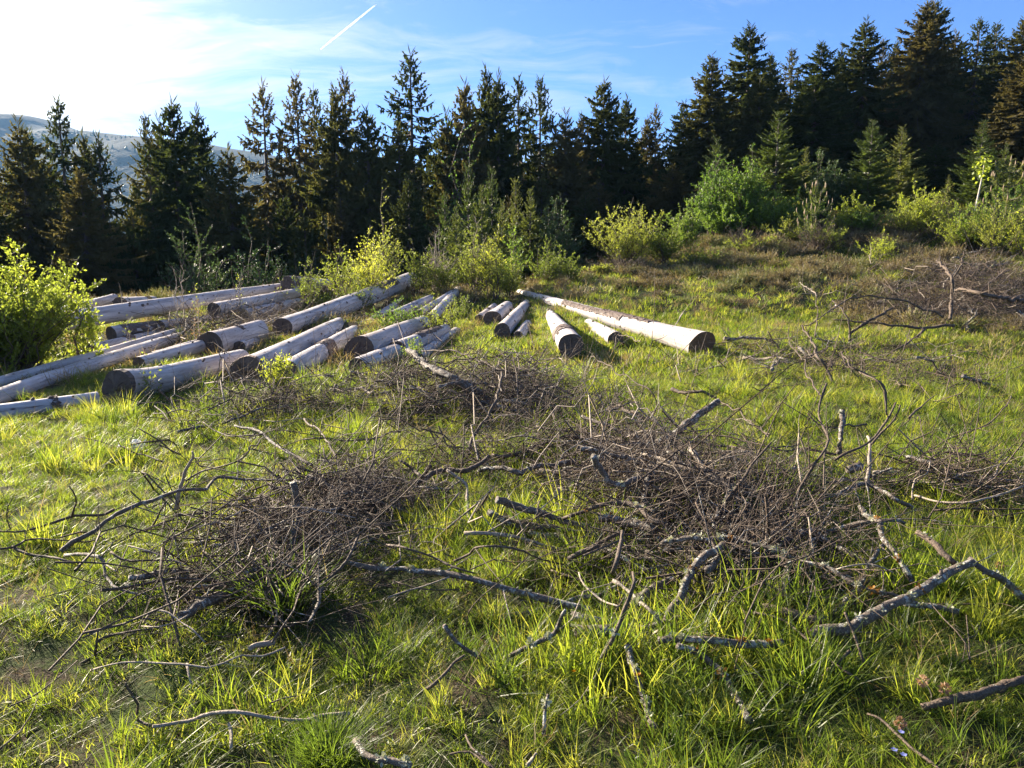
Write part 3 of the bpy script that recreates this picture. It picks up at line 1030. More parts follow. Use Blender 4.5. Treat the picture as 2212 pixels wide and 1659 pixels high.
# ------------------------------------------------------------------ shrubs
def shrub(seed, H, spread, nstem, leafn, lsize, matl, upright=.6, twigmat='branch', clump=.0, bare=False, taper=1.0):
    g = np.random.default_rng(1500 + seed)
    tw = MB()
    LB, LD = [], []
    for s in range(nstem):
        az = g.uniform(0, 6.28)
        lean = spread * (math.sqrt(g.uniform(0.02, 1)) if s else .1)
        h = H * (1.0 if s == 0 else g.uniform(.6, 1.0)) * (1 - .35 * (lean / max(spread, .01)) ** 2)
        k = 7
        t = np.linspace(0, 1, k)
        cur = t ** (1.0 + upright)
        bx = g.normal(0, .12 * spread) + np.cos(az) * lean * (.35 * t + .65 * cur)
        by = g.normal(0, .12 * spread) + np.sin(az) * lean * (.35 * t + .65 * cur)
        P = np.stack([bx, by, h * t], -1)
        P[1:] += g.normal(0, .025 * H, (k - 1, 3)) * [1, 1, .4]
        tw.tube(P, (.012 * (1 - t) + .003) * (H / 2) ** .7, 4, cap=False)
        nt = int(g.integers(6, 10) * (1 + H / 4))
        for q in range(nt):
            u = g.uniform(.12, .98)
            p = np.array([np.interp(u, t, P[:, c]) for c in range(3)])
            a2 = g.uniform(0, 6.28)
            l = H * .26 * (1.15 - u) * g.uniform(.5, 1.4) * taper + .08
            d = np.array([math.cos(a2), math.sin(a2), g.uniform(.2, 1.3)])
            d /= np.linalg.norm(d)
            pp = np.stack([p, p + d * l * .5 + g.normal(0, .03, 3) * l, p + d * l + np.array([0, 0, .12 * l])])
            tw.tube(pp, [.004, .003, .0015], 3, cap=False)
            if not bare:
                m = max(2, int(leafn * (l / (H * .26)) * g.uniform(.5, 1.5)))
                uu = g.uniform(.1, 1.05, m)
                bb = pp[0] + (pp[2] - pp[0]) * uu[:, None] + g.normal(0, .012, (m, 3))
                dd = d * .7 + g.normal(0, .6, (m, 3)) + np.array([0, 0, .35])
                LB.append(bb)
                LD.append(dd)
        if not bare:
            m = int(leafn * .6)
            uu = g.uniform(.55, 1.0, m)
            LB.append(np.stack([np.interp(uu, t, P[:, c]) for c in range(3)], -1))
            LD.append(g.normal(0, .6, (m, 3)) + np.array([0, 0, .6]))
    twm = tw.mesh('twigs', M[twigmat])
    lm = None
    if not bare:
        LB, LD = np.concatenate(LB), np.concatenate(LD)
        n = len(LB)
        N = g.normal(0, .6, (n, 3)) + np.array([0, 0, .8])
        lb = MB()
        ls = lsize * g.uniform(.6, 1.3, n)
        lb.kites(LB, LD, ls, ls * .52, N, g, mid=.5, bend=.06)
        lm = lb.mesh('leaves', M[matl], smooth=False)
    return twm, lm


def plant_shrub(px, base_y, D, top_y, half_px, label, matl, nstem=14, leafn=14, lsize=.045, name='shrub', cat='shrub', seed=0, **kw):
    b = at_depth(px, base_y, D)
    gz = float(ground(b[0], D)) - .03
    top = at_depth(px, top_y, D)
    H = (top[2] - gz) * (1.1 if nstem > 7 else 1.0)
    sp = half_px * D / FP
    twm, lm = shrub(seed, H, sp, nstem, leafn, lsize, matl, **kw)
    root = put(name, None, loc=(b[0], D, gz), label=label, cat=cat)
    put('twigs', twm, root)
    if lm:
        put('leaves', lm, root, kind='stuff')
    return root


plant_shrub(20, 800, 10.6, 545, 215, 'bright yellow-green willow bush at the left edge in front of the logs', 'willow', 90, 56, .048, 'willow_bush', 'bush', 1, upright=.3)
plant_shrub(60, 800, 10.9, 528, 26, 'upright willow shoot towering over the bush at the left edge', 'willow', 6, 36, .06, 'willow_shoot', 'bush', 2, upright=.1, taper=.6)
plant_shrub(178, 790, 11.0, 560, 30, 'upright willow shoot on the right of the bush at the left edge', 'willow', 5, 34, .06, 'willow_shoot', 'bush', 3, upright=.3, taper=.55)
plant_shrub(205, 780, 11.2, 625, 30, 'short willow shoot nearest to the upper log', 'willow', 4, 22, .045, 'willow_shoot', 'bush', 4, upright=.3, taper=.6)
plant_shrub(826, 618, 20.5, 432, 26, 'slender pointed sapling with small yellow-green leaves behind the logs', 'scrub', 8, 30, .05, 'sapling', 'sapling', 5, upright=-.3, taper=1.0)
plant_shrub(826, 618, 20.6, 520, 75, 'bushy growth round the foot of the slender pointed sapling', 'scrub', 12, 16, .048, seed=6, upright=0)
SH = [
 (1835, 500, 24.5, 425, 55, 'willow', 12, 18, .06, 'leafy lime bush under the gap between little pine and paired spruces'),
 (1985, 490, 23.5, 400, 55, 'willow', 13, 18, .06, 'tall lime bush right of the slim young spruce'),
 (2110, 500, 21.8, 425, 55, 'fresh', 13, 18, .06, 'green bush directly behind the birch stem'),
 (2190, 490, 22.5, 390, 60, 'fresh', 14, 18, .06, 'taller green bush at the right edge behind the pale-candled pine'),
 (1655, 500, 26, 400, 60, 'fresh', 14, 20, .08, 'green bush at the foot of the largest young spruce'),
 (1725, 510, 25.5, 420, 50, 'fresh', 12, 20, .08, 'green bush left of the little pine'),
 (800, 640, 18.8, 500, 40, 'willow', 9, 14, .05, 'airy lime sapling left beside the slender pointed one'),
 (1065, 640, 19.6, 505, 35, 'willow', 8, 14, .05, 'airy lime sapling between the bare white twigs and fresh shoot'),
 (735, 640, 18.6, 530, 60, 'scrub', 12, 15, .05, 'airy yellow-green shrub left of the slender sapling'),
 (672, 660, 18.2, 572, 40, 'scrub', 9, 12, .045, 'low airy shrub growing through the yellow-ended log pile'),
 (770, 660, 17.6, 590, 45, 'scrub', 10, 12, .045, 'low leafy shrub in front of the long barky log'),
 (905, 640, 20, 530, 50, 'scrub', 12, 14, .05, 'shrub right behind the high end of the long barky log'),
 (960, 640, 20, 560, 40, 'scrub', 10, 14, .05, 'low shrub beside the grey bare twigs'),
 (1030, 650, 20, 492, 55, 'scrub', 16, 16, .055, 'tall leafy shrub with white bare tips in the centre'),
 (1100, 640, 20, 555, 50, 'scrub', 14, 16, .05, 'leafy shrub over the thin end of the big long trunk'),
 (1108, 610, 20.4, 468, 14, 'fresh', 4, 16, .06, 'single fresh green shoot leaning right in the centre'),
 (1180, 635, 21, 525, 50, 'scrub', 14, 16, .05, 'leafy shrub with small spikes just right of the fresh shoot'),
 (1240, 640, 21, 555, 45, 'scrub', 12, 14, .05, 'low brownish green shrub left of the round shrub'),
 (1310, 630, 22, 575, 60, 'scrub', 12, 12, .05, 'dense low scrub at the foot of the round shrub'),
 (1355, 610, 23, 440, 100, 'scrub', 30, 17, .06, 'large round open shrub with budding twigs right of centre'),
 (1430, 600, 23, 470, 60, 'scrub', 14, 20, .06, 'denser yellow-green right half of the round shrub'),
 (850, 720, 14.8, 655, 60, 'fresh', 9, 11, .04, 'leafy twigs growing between the logs of the middle group'),
 (950, 720, 14.6, 640, 50, 'scrub', 9, 11, .04, 'leafy twigs over the right tips of the middle logs'),
 (1000, 700, 16.2, 640, 40, 'scrub', 8, 11, .04, 'small shrub left of the small middle log group'),
 (885, 790, 11.8, 738, 36, 'fresh', 5, 8, .035, 'leafy twigs hanging before the oval-ended log'),
 (605, 838, 8.9, 775, 30, 'willow', 6, 10, .035, 'young yellow-green sprout beside the thick split log'),
 (1545, 500, 27, 345, 45, 'fresh', 18, 24, .09, 'bright green deciduous bush left of the largest young spruce'),
 (1600, 505, 26.5, 330, 55, 'fresh', 20, 26, .09, 'bright green bush leaning on the largest young spruce'),
 (1570, 520, 26, 430, 80, 'fresh', 20, 24, .08, 'lower green bush before the bright deciduous one'),
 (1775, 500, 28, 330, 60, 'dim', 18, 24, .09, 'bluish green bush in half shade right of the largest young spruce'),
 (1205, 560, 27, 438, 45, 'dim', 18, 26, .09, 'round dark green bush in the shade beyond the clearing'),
 (1480, 540, 25, 440, 45, 'fresh', 12, 18, .07, 'green bush in the gap right of the round shrub'),
 (1000, 400, 31, 318, 26, 'fresh', 8, 20, .12, 'bright green leafy top showing between the centre spruces'),
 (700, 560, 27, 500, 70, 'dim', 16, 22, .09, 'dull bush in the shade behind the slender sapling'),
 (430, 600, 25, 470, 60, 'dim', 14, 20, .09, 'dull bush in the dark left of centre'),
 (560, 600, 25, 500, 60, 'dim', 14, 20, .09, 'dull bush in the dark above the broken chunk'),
 (1820, 520, 25, 460, 50, 'scrub', 10, 12, .05, 'thin yellow-green shrub right of the little pine'),
 (1870, 520, 24, 452, 60, 'fresh', 12, 14, .05, 'low fresh shrub below the paired young spruces'),
 (1955, 510, 23.5, 430, 60, 'scrub', 14, 14, .05, 'scrubby bush below the slim young spruce'),
 (2030, 500, 23, 400, 60, 'scrub', 14, 14, .05, 'yellow-green thicket left of the birch sapling'),
 (2070, 505, 22, 440, 70, 'willow', 14, 16, .05, 'vivid yellow-green low bush at the foot of the birch sapling'),
 (2150, 510, 21, 430, 60, 'scrub', 14, 14, .05, 'thicket under the pale-candled pine'),
 (2210, 520, 20.5, 440, 60, 'willow', 12, 14, .05, 'vivid low bush at the right edge'),
 (1700, 545, 24.5, 470, 60, 'scrub', 12, 12, .045, 'brownish green scrub below the largest young spruce'),
 (1620, 560, 23, 500, 60, 'scrub', 12, 11, .045, 'sparse scrub right of the round shrub'),
 (1510, 580, 22, 520, 60, 'scrub', 12, 10, .045, 'thin scrub on the grassy strip right of the round shrub'),
 (1790, 540, 23, 475, 50, 'willow', 10, 12, .045, 'fresh low shrub beside the red-brown bramble heap'),
 (1900, 545, 21, 500, 50, 'willow', 9, 10, .045, 'small fresh shrub on the brown heath'),
]
for i, (px, by, D, ty, hp, ml, ns, ln, ls, lab) in enumerate(SH):
    plant_shrub(px, by, D, ty, hp, lab, ml, int(ns * (1.3 if ml == 'scrub' else 1.6)), int(ln * (1.6 if ml == 'scrub' and px < 1300 else 2.0)), ls * .84, seed=20 + i, upright=.05 if px < 1300 else .25)
plant_shrub(945, 610, 20.2, 498, 40, 'bare grey leafless shrub left of the tall leafy one in the centre', 'scrub', 16, 0, .01, name='bare_shrub', seed=70, bare=True, twigmat='branch_pale')
plant_shrub(1030, 600, 20.3, 480, 22, 'bare white twigs sticking out of the tall centre shrub', 'scrub', 8, 0, .01, name='bare_shrub', seed=71, bare=True, twigmat='branch_pale')
plant_shrub(1765, 520, 23, 468, 70, 'red-brown leafless bramble heap on the heath edge', 'scrub', 40, 0, .01, name='bare_shrub', seed=72, bare=True, twigmat='branch', upright=.9)
plant_shrub(1340, 620, 21.5, 545, 90, 'leafless bramble stems at the foot of the round shrub', 'scrub', 34, 0, .01, name='bare_shrub', seed=73, bare=True, twigmat='branch', upright=.8)
plant_shrub(1600, 540, 23.5, 480, 60, 'leafless arching brambles left of the red-brown heap', 'scrub', 22, 0, .01, name='bare_shrub', seed=74, bare=True, twigmat='branch', upright=.8)
# slim weeds standing on the left pile
for i, (px, by, D, ty, hp, ml, lab, br) in enumerate([
    (383, 668, 14.5, 575, 6, 'scrub', 'dry upright weed stalk above the long upper log, left one', True),
    (395, 668, 14.6, 562, 6, 'scrub', 'tallest dry weed stalk above the long upper log', True),
    (425, 668, 15, 608, 22, 'willow', 'leafy sprout beside the dry stalks on the left pile', False),
    (519, 650, 16, 582, 6, 'willow', 'thin leafy sprout standing alone on the upper log line', False),
    (262, 655, 16, 608, 4, 'scrub', 'two bare stalks at the back left of the pile', True),
    (606, 640, 18, 582, 18, 'willow', 'leafy sprout left of the broken dark chunk', False),
    (425, 735, 12.8, 640, 22, 'dry_head', 'rusty dry sprout hanging over the middle of the left pile', False),
    (284, 765, 12.4, 683, 20, 'scrub', 'thin sprout with few leaves in front of the twin long logs', False),
    (330, 880, 8.2, 770, 14, 'scrub', 'thin thorny sprout in front of the big flared log', False)]):
    plant_shrub(px, by, D, ty, hp, lab, ml, 3 if not br else 2, 4, .035, name='weed_stalk', cat='weed', seed=90 + i, bare=br, twigmat='branch_pale', upright=.2, taper=.5)


def little_pine(px, base_y, D, top_y, hp, label, seed):
    g = np.random.default_rng(seed)
    b = at_depth(px, base_y, D)
    gz = float(ground(b[0], D)) - .03
    H = at_depth(px, top_y, D)[2] - gz
    R = hp * D / FP
    root = put('young_pine', None, loc=(b[0], D, gz), label=label, cat='pine tree')
    tw, nd, cd = MB(), MB(), MB()
    NB, ND = [], []
    axes = [np.array([[0, 0, 0], [0, 0, H * .5], [0, 0, H]])]
    for t in np.linspace(.12, .88, 6):
        for q in range(6):
            a = g.uniform(0, 6.28)
            l = R * (1.05 - t * .7) * g.uniform(.75, 1.1)
            p = np.array([0, 0, H * t])
            d = np.array([math.cos(a), math.sin(a), 0])
            axes.append(np.array([p, p + d * l * .65 + [0, 0, l * .12], p + d * l + [0, 0, l * .55]]))
    for ax in axes:
        P = catmull(ax, .04)
        tw.tube(P, np.linspace(.018, .006, len(P)), 5, cap=False)
        m = len(P) * 10
        ii = g.integers(0, len(P), m)
        T = np.gradient(P, axis=0)
        T /= np.linalg.norm(T, axis=1)[:, None] + 1e-9
        NB.append(P[ii])
        ND.append(T[ii] * .7 + g.normal(0, .6, (m, 3)))
        e = P[-1]
        cd.tube([e, e + T[-1] * .04 + [0, 0, .05], e + T[-1] * .03 + [0, 0, .15]], [.016, .014, .004], 5)
    nd.kites(np.concatenate(NB), np.concatenate(ND), .085, .012, rng=g)
    put('trunk', tw.mesh('trunk', M['trunk']), root)
    put('needles', nd.mesh('needles', M['needle_young'], smooth=False), root, kind='stuff')
    put('candles', cd.mesh('candles', M['candle']), root, label='pale upright shoots at the branch tips')


little_pine(1757, 512, 23.5, 402, 48, 'little pine with upright pale shoots standing alone before the bushes on the right', 31)
little_pine(2168, 500, 22, 350, 60, 'young pine with many pale candle shoots near the right edge', 32)

# pale birch sapling
b = at_depth(2098, 468, 22.5)
gz = float(ground(b[0], 22.5))
root = put('birch_sapling', None, loc=(b[0], 22.5, gz), label='thin birch sapling with a white stem and a few bright leaves on top', cat='sapling')
top = at_depth(2128, 342, 22.5)
P = catmull(np.array([[0, 0, 0], [.07, 0, .8], [.2, 0, top[2] - gz - .5], [top[0] - b[0], 0, top[2] - gz]]), .1)
mb = MB()
mb.tube(P, np.linspace(.035, .012, len(P)), 6, rough=.06, rng=R8)
put('trunk', mb.mesh('trunk', M['birch']), root)
mb = MB()
n = 150
bb = P[R8.integers(int(len(P) * .78), len(P), n)] + R8.normal(0, .11, (n, 3))
mb.kites(bb, R8.normal(0, 1, (n, 3)) + [0, 0, -.3], .1, .07, rng=R8, mid=.5)
put('leaves', mb.mesh('leaves', M['willow'], smooth=False), root, kind='stuff')
# ------------------------------------------------------------------ fallen branches
ZONE = {'A': (0, 877.8, .3472, .3472), 'B': (658.3, 713.2, .3472, .3472), 'C': (1426.4, 713.2, .3551, .3551),
        'D': (0, 1206.9, .3472, .3472), 'E': (713.2, 1152, .3472, .3472), 'F': (1426.4, 1097.2, .3551, .3551),
        'G': (1536, 384, .30554, .30554), 'P': (0, 0, 1, 1)}


def lichen_clump(g, r, n=26):
    mb = MB()
    d = g.standard_normal((n, 3))
    d /= np.linalg.norm(d, axis=1)[:, None]
    mb.kites(d * r * .15, d, r * g.uniform(.6, 1.2, n), r * .5, rng=g, mid=.75)
    return mb


def make_branch(P, r0, r1, name, mat, g, twigs=1.0, label=None, cat='branch', group=None, lichen=0, up=0.25, twl=.3, tk=1.0):
    P = np.asarray(P, float)
    C = catmull(P, .03 if r0 > .012 else .05)
    n = len(C)
    L = np.linalg.norm(np.diff(C, axis=0), axis=1).sum()
    o0 = C[0].copy()
    C = C - o0
    s = np.linspace(0, 1, n)
    if n > 3:
        jit = g.normal(0, min(.006, r0 * .35), (n, 3))
        jit[1:-1] = (jit[:-2] + jit[1:-1] + jit[2:]) / 2.0
        kink = np.interp(s, np.linspace(0, 1, max(3, int(L / .18) + 2)), g.normal(0, 1, max(3, int(L / .18) + 2)))
        C = C + jit + np.stack([kink * 0, kink, -kink], -1) * min(.016, .026 * L)
    rr = (r0 + (r1 - r0) * s) * (1 + .10 * np.sin(s * L * 14 + g.uniform(0, 6)))
    thick = max(r0, r1) > .011 * tk
    mb = MB()
    mb.tube(C, rr, 10 if thick else 5, rough=.10 if thick else .04, rng=g)
    k = int(L * 4.2 * twigs + L * (2.0 if thick else 0))
    for q in range(k):
        i = int(g.uniform(.08, .97) * (n - 1))
        T = C[min(i + 1, n - 1)] - C[max(i - 1, 0)]
        T /= np.linalg.norm(T) + 1e-9
        d = T * g.uniform(.1, .9) + g.normal(0, .6, 3) + np.array([0, 0, up])
        d /= np.linalg.norm(d)
        l = twl * g.uniform(.25, 1.3) * min(1.0, L)
        p0 = C[i]
        bnd = g.normal(0, .22, 3) * l
        pp = catmull(np.stack([p0, p0 + d * l * .5 + bnd * .6, p0 + d * l + bnd]), l / 4)
        tr0 = min(rr[i] * .55, .0045 * tk)
        mb.tube(pp, np.linspace(tr0, .0012 * tk, len(pp)), 4, cap=False)
        if l > .18:
            for e in range(int(g.integers(0, 3))):
                j = int(g.uniform(.3, .9) * (len(pp) - 1))
                d2 = d * .7 + g.normal(0, .6, 3)
                d2 /= np.linalg.norm(d2)
                l2 = l * g.uniform(.2, .5)
                mb.tube([pp[j], pp[j] + d2 * l2], [.0016, .001], 3, cap=False)
    if thick:   # knobs where twigs broke off
        for q in range(int(L * 4)):
            i = int(g.uniform(.05, .95) * (n - 1))
            d = g.normal(0, 1, 3)
            d /= np.linalg.norm(d)
            l = rr[i] * g.uniform(1.3, 2.0)
            mb.tube([C[i], C[i] + d * l], [rr[i] * .5, rr[i] * .3], 6, rough=.1, rng=g)
    o = put(name, mb.mesh(name, M[mat]), loc=o0, label=label, cat=cat, group=group)
    for q in range(lichen):
        i = int(g.uniform(.05, .95) * (n - 1))
        off = g.normal(0, .5, 3)
        off[2] = abs(off[2]) + .5
        off /= np.linalg.norm(off)
        c = lichen_clump(g, g.uniform(.010, .024))
        put('lichen', c.mesh('lichen', M['lichen'] if g.random() < .8 else M['moss'], smooth=False), o, loc=C[i] + off * rr[i] * .8)
    return o


def traced(zone, pts, w0, w1, label, mat='branch', twigs=1.0, lichen=0, name='fallen_branch', cat='branch', up=.25, twl=.3, _k=[0]):
    ox, oy, kx, ky = ZONE[zone]
    g = np.random.default_rng(3000 + _k[0])
    _k[0] += 1
    W = []
    extra = .03 if zone in 'EF' else (.03 if zone == 'D' else .02)
    h = .03
    for p in pts:
        if len(p) > 2:
            h = p[2]
        W.append(hit(ox + p[0] * kx, oy + p[1] * ky, max(h, .015) + extra))
    # keep depth from jumping where a raised point skims the ground
    W = np.array(W)
    sc_ = .78 if zone in 'CG' else .92
    r0 = w0 * sc_ * kx / 2 * W[0][1] / FP
    r1 = w1 * sc_ * kx / 2 * W[-1][1] / FP
    return make_branch(W, r0, r1, name, mat, g, twigs, label, cat, None, lichen, up, twl, max(1.0, W[0][1] / 7))


T_ = traced
# left foreground
T_('A', [(395, 910, .04), (500, 820, .10), (620, 730, .16), (760, 660, .2), (880, 610, .22), (1000, 570, .24), (1120, 535, .25), (1250, 500, .25), (1340, 460, .26), (1450, 455), (1700, 455, .24), (1900, 375, .24)], 36, 9, 'long arching grey branch rising from the left foreground grass into the left brush pile', 'branch_lichen', .6)
T_('A', [(-10, 790, .05), (150, 770, .06), (320, 725, .08), (460, 680, .1), (600, 672), (720, 660, .06)], 14, 24, 'dark branch lying level at the left with an upright twig on it')
T_('A', [(455, 690, .1), (450, 620, .18), (462, 540, .28), (425, 487, .34)], 20, 8, 'short dark twig standing up from the level branch at the left', twigs=1.2, twl=.1)
T_('A', [(-10, 905, .05), (80, 880), (130, 845, .08), (200, 825), (500, 828), (680, 800, .06)], 18, 8, 'thin dark branch near the left edge, curving above two thicker ones')
T_('A', [(90, 885, .04), (180, 930), (300, 950), (400, 965), (480, 960, .03)], 24, 14, 'dark short branch pressed in the grass by the left edge', twigs=.4)
T_('A', [(405, 920, .05), (520, 935), (620, 950), (655, 985, .05), (655, 1050, .04), (700, 1110), (750, 1150), (870, 1170, .03)], 30, 16, 'dark crooked branch with pale bands bending down at the left foreground', 'branch_lichen', .5)
T_('A', [(690, 910, .12), (750, 945, .1), (870, 955), (1000, 960), (1110, 970, .06)], 18, 12, 'dark bare stick pointing left out of the left brush pile', twigs=.5)
T_('A', [(65, 765, .05), (40, 690, .18), (45, 620, .28), (75, 565, .36)], 10, 6, 'thin curved twig standing up at the left edge', twigs=.2)
T_('A', [(1790, 905, .01), (1830, 780, .1), (1855, 640, .22), (1835, 500, .35)], 44, 42, 'stout broken stick standing upright in the left brush pile', 'branch_lichen', .1, 2)
T_('A', [(1090, 640, .05), (1130, 500, .2), (1160, 400, .32), (1200, 330, .4), (1205, 290, .44)], 34, 12, 'forked upright dead stick left of the left brush pile', 'branch_pale', 1.0)
T_('A', [(1050, 830, .05), (1250, 730, .14), (1450, 665, .18), (1650, 630, .22), (1860, 640, .22), (2000, 650), (2212, 690, .2)], 12, 14, 'long slim pale branch arching across the left brush pile', 'branch_pale', .3)
T_('A', [(510, 200, .1), (700, 235), (800, 280), (900, 300), (1010, 345, .05)], 8, 12, 'thin dark twig under the scrap of white litter')
T_('A', [(735, 275, .03), (800, 235, .1), (920, 230, .14), (1050, 210, .15), (1100, 240, .1)], 14, 10, 'dark twig bent over the scrap of white litter')
T_('A', [(870, 150, .25), (1000, 220, .16), (1080, 285, .06), (1140, 290, .04)], 8, 16, 'forked twig right of the scrap of white litter')
T_('A', [(800, 300, .06), (650, 360, .04), (400, 430, .03)], 8, 4, 'pale thin twig left below the scrap of white litter', 'branch_pale', .5)
T_('A', [(1460, 125, .16), (1600, 160, .16), (1720, 240, .15), (1850, 320, .14), (1950, 370, .12)], 16, 24, 'knotted branch at the upper rim of the left brush pile', 'branch_lichen')
T_('A', [(1270, 110, .1), (1420, 180, .12), (1620, 175, .16)], 8, 12, 'thin branch reaching left from the upper rim of the left pile')
T_('A', [(1640, 170, .26), (1550, 280, .24), (1400, 355, .2), (1250, 400, .16), (1150, 460, .12)], 8, 14, 'slender twig sweeping down left from the upper rim of the left pile')
T_('A', [(1215, 320, .3), (1250, 380, .22), (1400, 410, .18), (1540, 430, .2), (1600, 520, .12)], 9, 8, 'thin hooked twig hanging left of the left brush pile')
T_('A', [(2230, 790, .3), (2150, 950, .2), (2080, 1050, .12), (1990, 1150, .06), (1900, 1240, .02)], 20, 20, 'dark stick slanting down to the right of the bright grass tuft')
T_('A', [(950, 760, .06), (1010, 640, .2), (1030, 590, .26)], 16, 7, 'short twig leaning in the grass under the arching grey branch')
T_('A', [(720, 850, .05), (820, 790, .09), (950, 740, .1), (1080, 700, .1)], 10, 14, 'dark twig parallel below the arching grey branch')
# bottom left
T_('D', [(550, 685, .02), (700, 655, .05), (900, 648, .06), (1120, 655), (1300, 685, .04), (1400, 650, .05), (1500, 600, .07), (1630, 600), (1770, 545, .1)], 14, 14, 'long wavy tan branch lying across the lower left grass', 'branch_pale', .35)
T_('D', [(1160, 655, .05), (1180, 720, .03), (1195, 780, .02)], 22, 14, 'side stub hanging from the wavy tan branch', 'branch_pale', 0)
T_('D', [(960, 1050, .03), (1050, 1035), (1150, 1005, .04), (1250, 972, .06), (1400, 965), (1560, 970), (1700, 985, .04), (1900, 995), (2000, 975), (2170, 960, .04)], 30, 26, 'thick tan branch in the bottom left, ending above the round grass tussock', 'branch_pale', .35, 1)
T_('D', [(960, 1045, .03), (850, 1000, .04), (850, 900, .12), (790, 800, .2), (775, 770, .22)], 28, 12, 'crooked branch with an upturned end at the left of the thick tan branch', 'branch', .4)
T_('D', [(1420, 1030, .04), (1450, 1100, .02), (1440, 1170, .02)], 30, 26, 'short stub pointing at the camera under the thick tan branch', 'branch_pale', 0)
T_('D', [(890, 400, .03), (960, 325, .1), (1050, 340, .1), (1130, 400, .07), (1200, 440), (1280, 520, .03)], 16, 12, 'hook-shaped twig above the wavy tan branch', 'branch_pale', .5)
T_('D', [(880, 420, .03), (1000, 430, .05), (1100, 400, .06), (1180, 350, .12)], 14, 10, 'short twig crossing the hook-shaped one', 'branch_pale', .5)
T_('D', [(60, 915, .03), (200, 850), (300, 780, .05), (400, 700), (470, 630, .06)], 12, 10, 'thin dark twig slanting up in the bottom left grass')
T_('D', [(0, 1185, .03), (130, 1080), (190, 980, .06), (210, 870, .1)], 14, 8, 'thin twig at the bottom left corner')
T_('D', [(590, 600, .02), (610, 450, .14)], 20, 12, 'small upright peg of wood in the lower left', twigs=0)
T_('D', [(590, 510, .04), (680, 470), (760, 455, .05), (950, 440, .05)], 28, 16, 'dark stick half buried left of the hook-shaped twig')
T_('D', [(760, 380, .04), (765, 310, .1), (840, 220, .18), (1000, 80, .3), (1160, -20, .4)], 12, 7, 'straight slim twig leaning right in the left foreground')
T_('D', [(1220, 470, .04), (1300, 400, .08), (1420, 300, .15), (1540, 200, .2), (1500, 130, .25), (1390, 60, .3)], 8, 8, 'thin bowed twig in the shade beside the bright tuft')
T_('D', [(1560, 560, .03), (1600, 530), (1700, 520, .03)], 40, 44, 'stubby round piece of wood in the shade below the bright tuft', 'branch_pale', 0)
T_('D', [(1680, 900, .02), (1760, 865, .04), (1840, 850, .05)], 12, 10, 'small bare twig in the lower left grass, right of centre')
T_('D', [(510, 1290, .02), (600, 1180, .05), (720, 1060, .08)], 9, 7, 'faint twig below the crooked branch in the bottom left')
# bottom centre
T_('E', [(90, 180, .12), (250, 205, .12), (450, 210, .12), (550, 230, .12), (700, 255, .12), (850, 290, .11), (1000, 330, .1), (1150, 365, .09), (1300, 400, .07), (1450, 435, .05), (1620, 478, .04)], 34, 48, 'stout pale grey branch running down right through the central grass', 'branch_lichen', .3, 4)
T_('E', [(345, 60, .2), (500, 90, .22), (600, 120, .2), (700, 170, .18), (800, 210), (900, 250, .12)], 22, 12, 'dark twiggy branch above the stout pale grey one')
T_('E', [(770, 185, .1), (870, 150, .12), (900, 110, .2), (980, 90, .26), (1080, 85, .27), (1180, 105, .25), (1280, 150, .14), (1450, 200, .05)], 18, 12, 'thin branch making a low arch in the central grass', twigs=.3)
T_('E', [(360, 400, .05), (500, 345, .08), (650, 300, .12), (740, 275, .14)], 12, 14, 'tan twig ending in fine feathery sprigs, bottom centre left', 'branch_pale', 1.4, twl=.12)
T_('E', [(390, 300, .08), (500, 335), (650, 355, .06), (800, 345, .08)], 12, 10, 'dark twig with small cones crossing the tan feathery one', twigs=1.2, twl=.1)
T_('E', [(1070, 795, .02), (1200, 735, .07), (1300, 680, .11), (1400, 605, .16), (1440, 530, .22), (1480, 470, .28)], 40, 28, 'thick lichen-spotted stick with an upturned end, bottom centre', 'branch_lichen', .25, 3)
T_('E', [(710, 580, .14), (750, 640, .1), (830, 710, .06), (980, 795, .02)], 38, 28, 'short thick peg with a pale cut tip leaning in the bottom centre grass', 'branch_lichen', .1, 1)
T_('E', [(1535, 605, .08), (1650, 612, .08), (1780, 585, .08)], 92, 84, 'thick lichened wood chunk with a cut end facing left, under the crossed sticks', 'branch_lichen', 0, 4)
T_('E', [(1480, 160, .1), (1560, 120, .14), (1670, 72, .18)], 30, 38, 'stick with a blunt end leaning out of the main pile to the left')
T_('E', [(1755, 235, .3), (1790, 150, .36), (1810, 60, .4), (1820, -20, .44)], 34, 26, 'upright bare stick at the left rim of the main pile', twigs=.1)
T_('E', [(1690, 790, .05), (1740, 680, .1), (1800, 560, .16), (1860, 410, .25), (1900, 300, .32), (1890, 240, .34)], 38, 20, 'slanting bare stick crossing over the thick wood chunk', 'branch', .3, 1)
T_('E', [(1745, 290, .2), (1850, 350, .18), (1950, 440, .16), (2030, 520, .13), (2060, 590, .09), (2020, 612, .06)], 28, 24, 'hook-ended tan stick with a lichen tuft over the thick chunk', 'branch_pale', .2, 3)
T_('E', [(1850, 690, .1), (1870, 800, .08), (1920, 900, .06), (1950, 1000, .04), (1980, 1100, .02), (2010, 1220, .01)], 52, 40, 'lichen-crusted stick running towards the camera at the bottom', 'branch_lichen', .1, 6)
T_('E', [(1550, 235, .15), (1580, 320, .12), (1680, 400, .12), (1790, 465, .14)], 14, 18, 'slim bent twig left of the crossed sticks', 'branch_pale', .4)
T_('E', [(1325, 1240, .01), (1345, 1130, .04), (1355, 1010, .08)], 36, 24, 'short pale peg standing near the bottom edge', 'branch_lichen', 0, 1)
T_('E', [(165, 1300, .02), (220, 1370, .04), (320, 1410), (420, 1440), (520, 1470, .04)], 56, 44, 'thick crooked lichened branch cut by the bottom edge, centre left', 'branch_lichen', .1, 4)
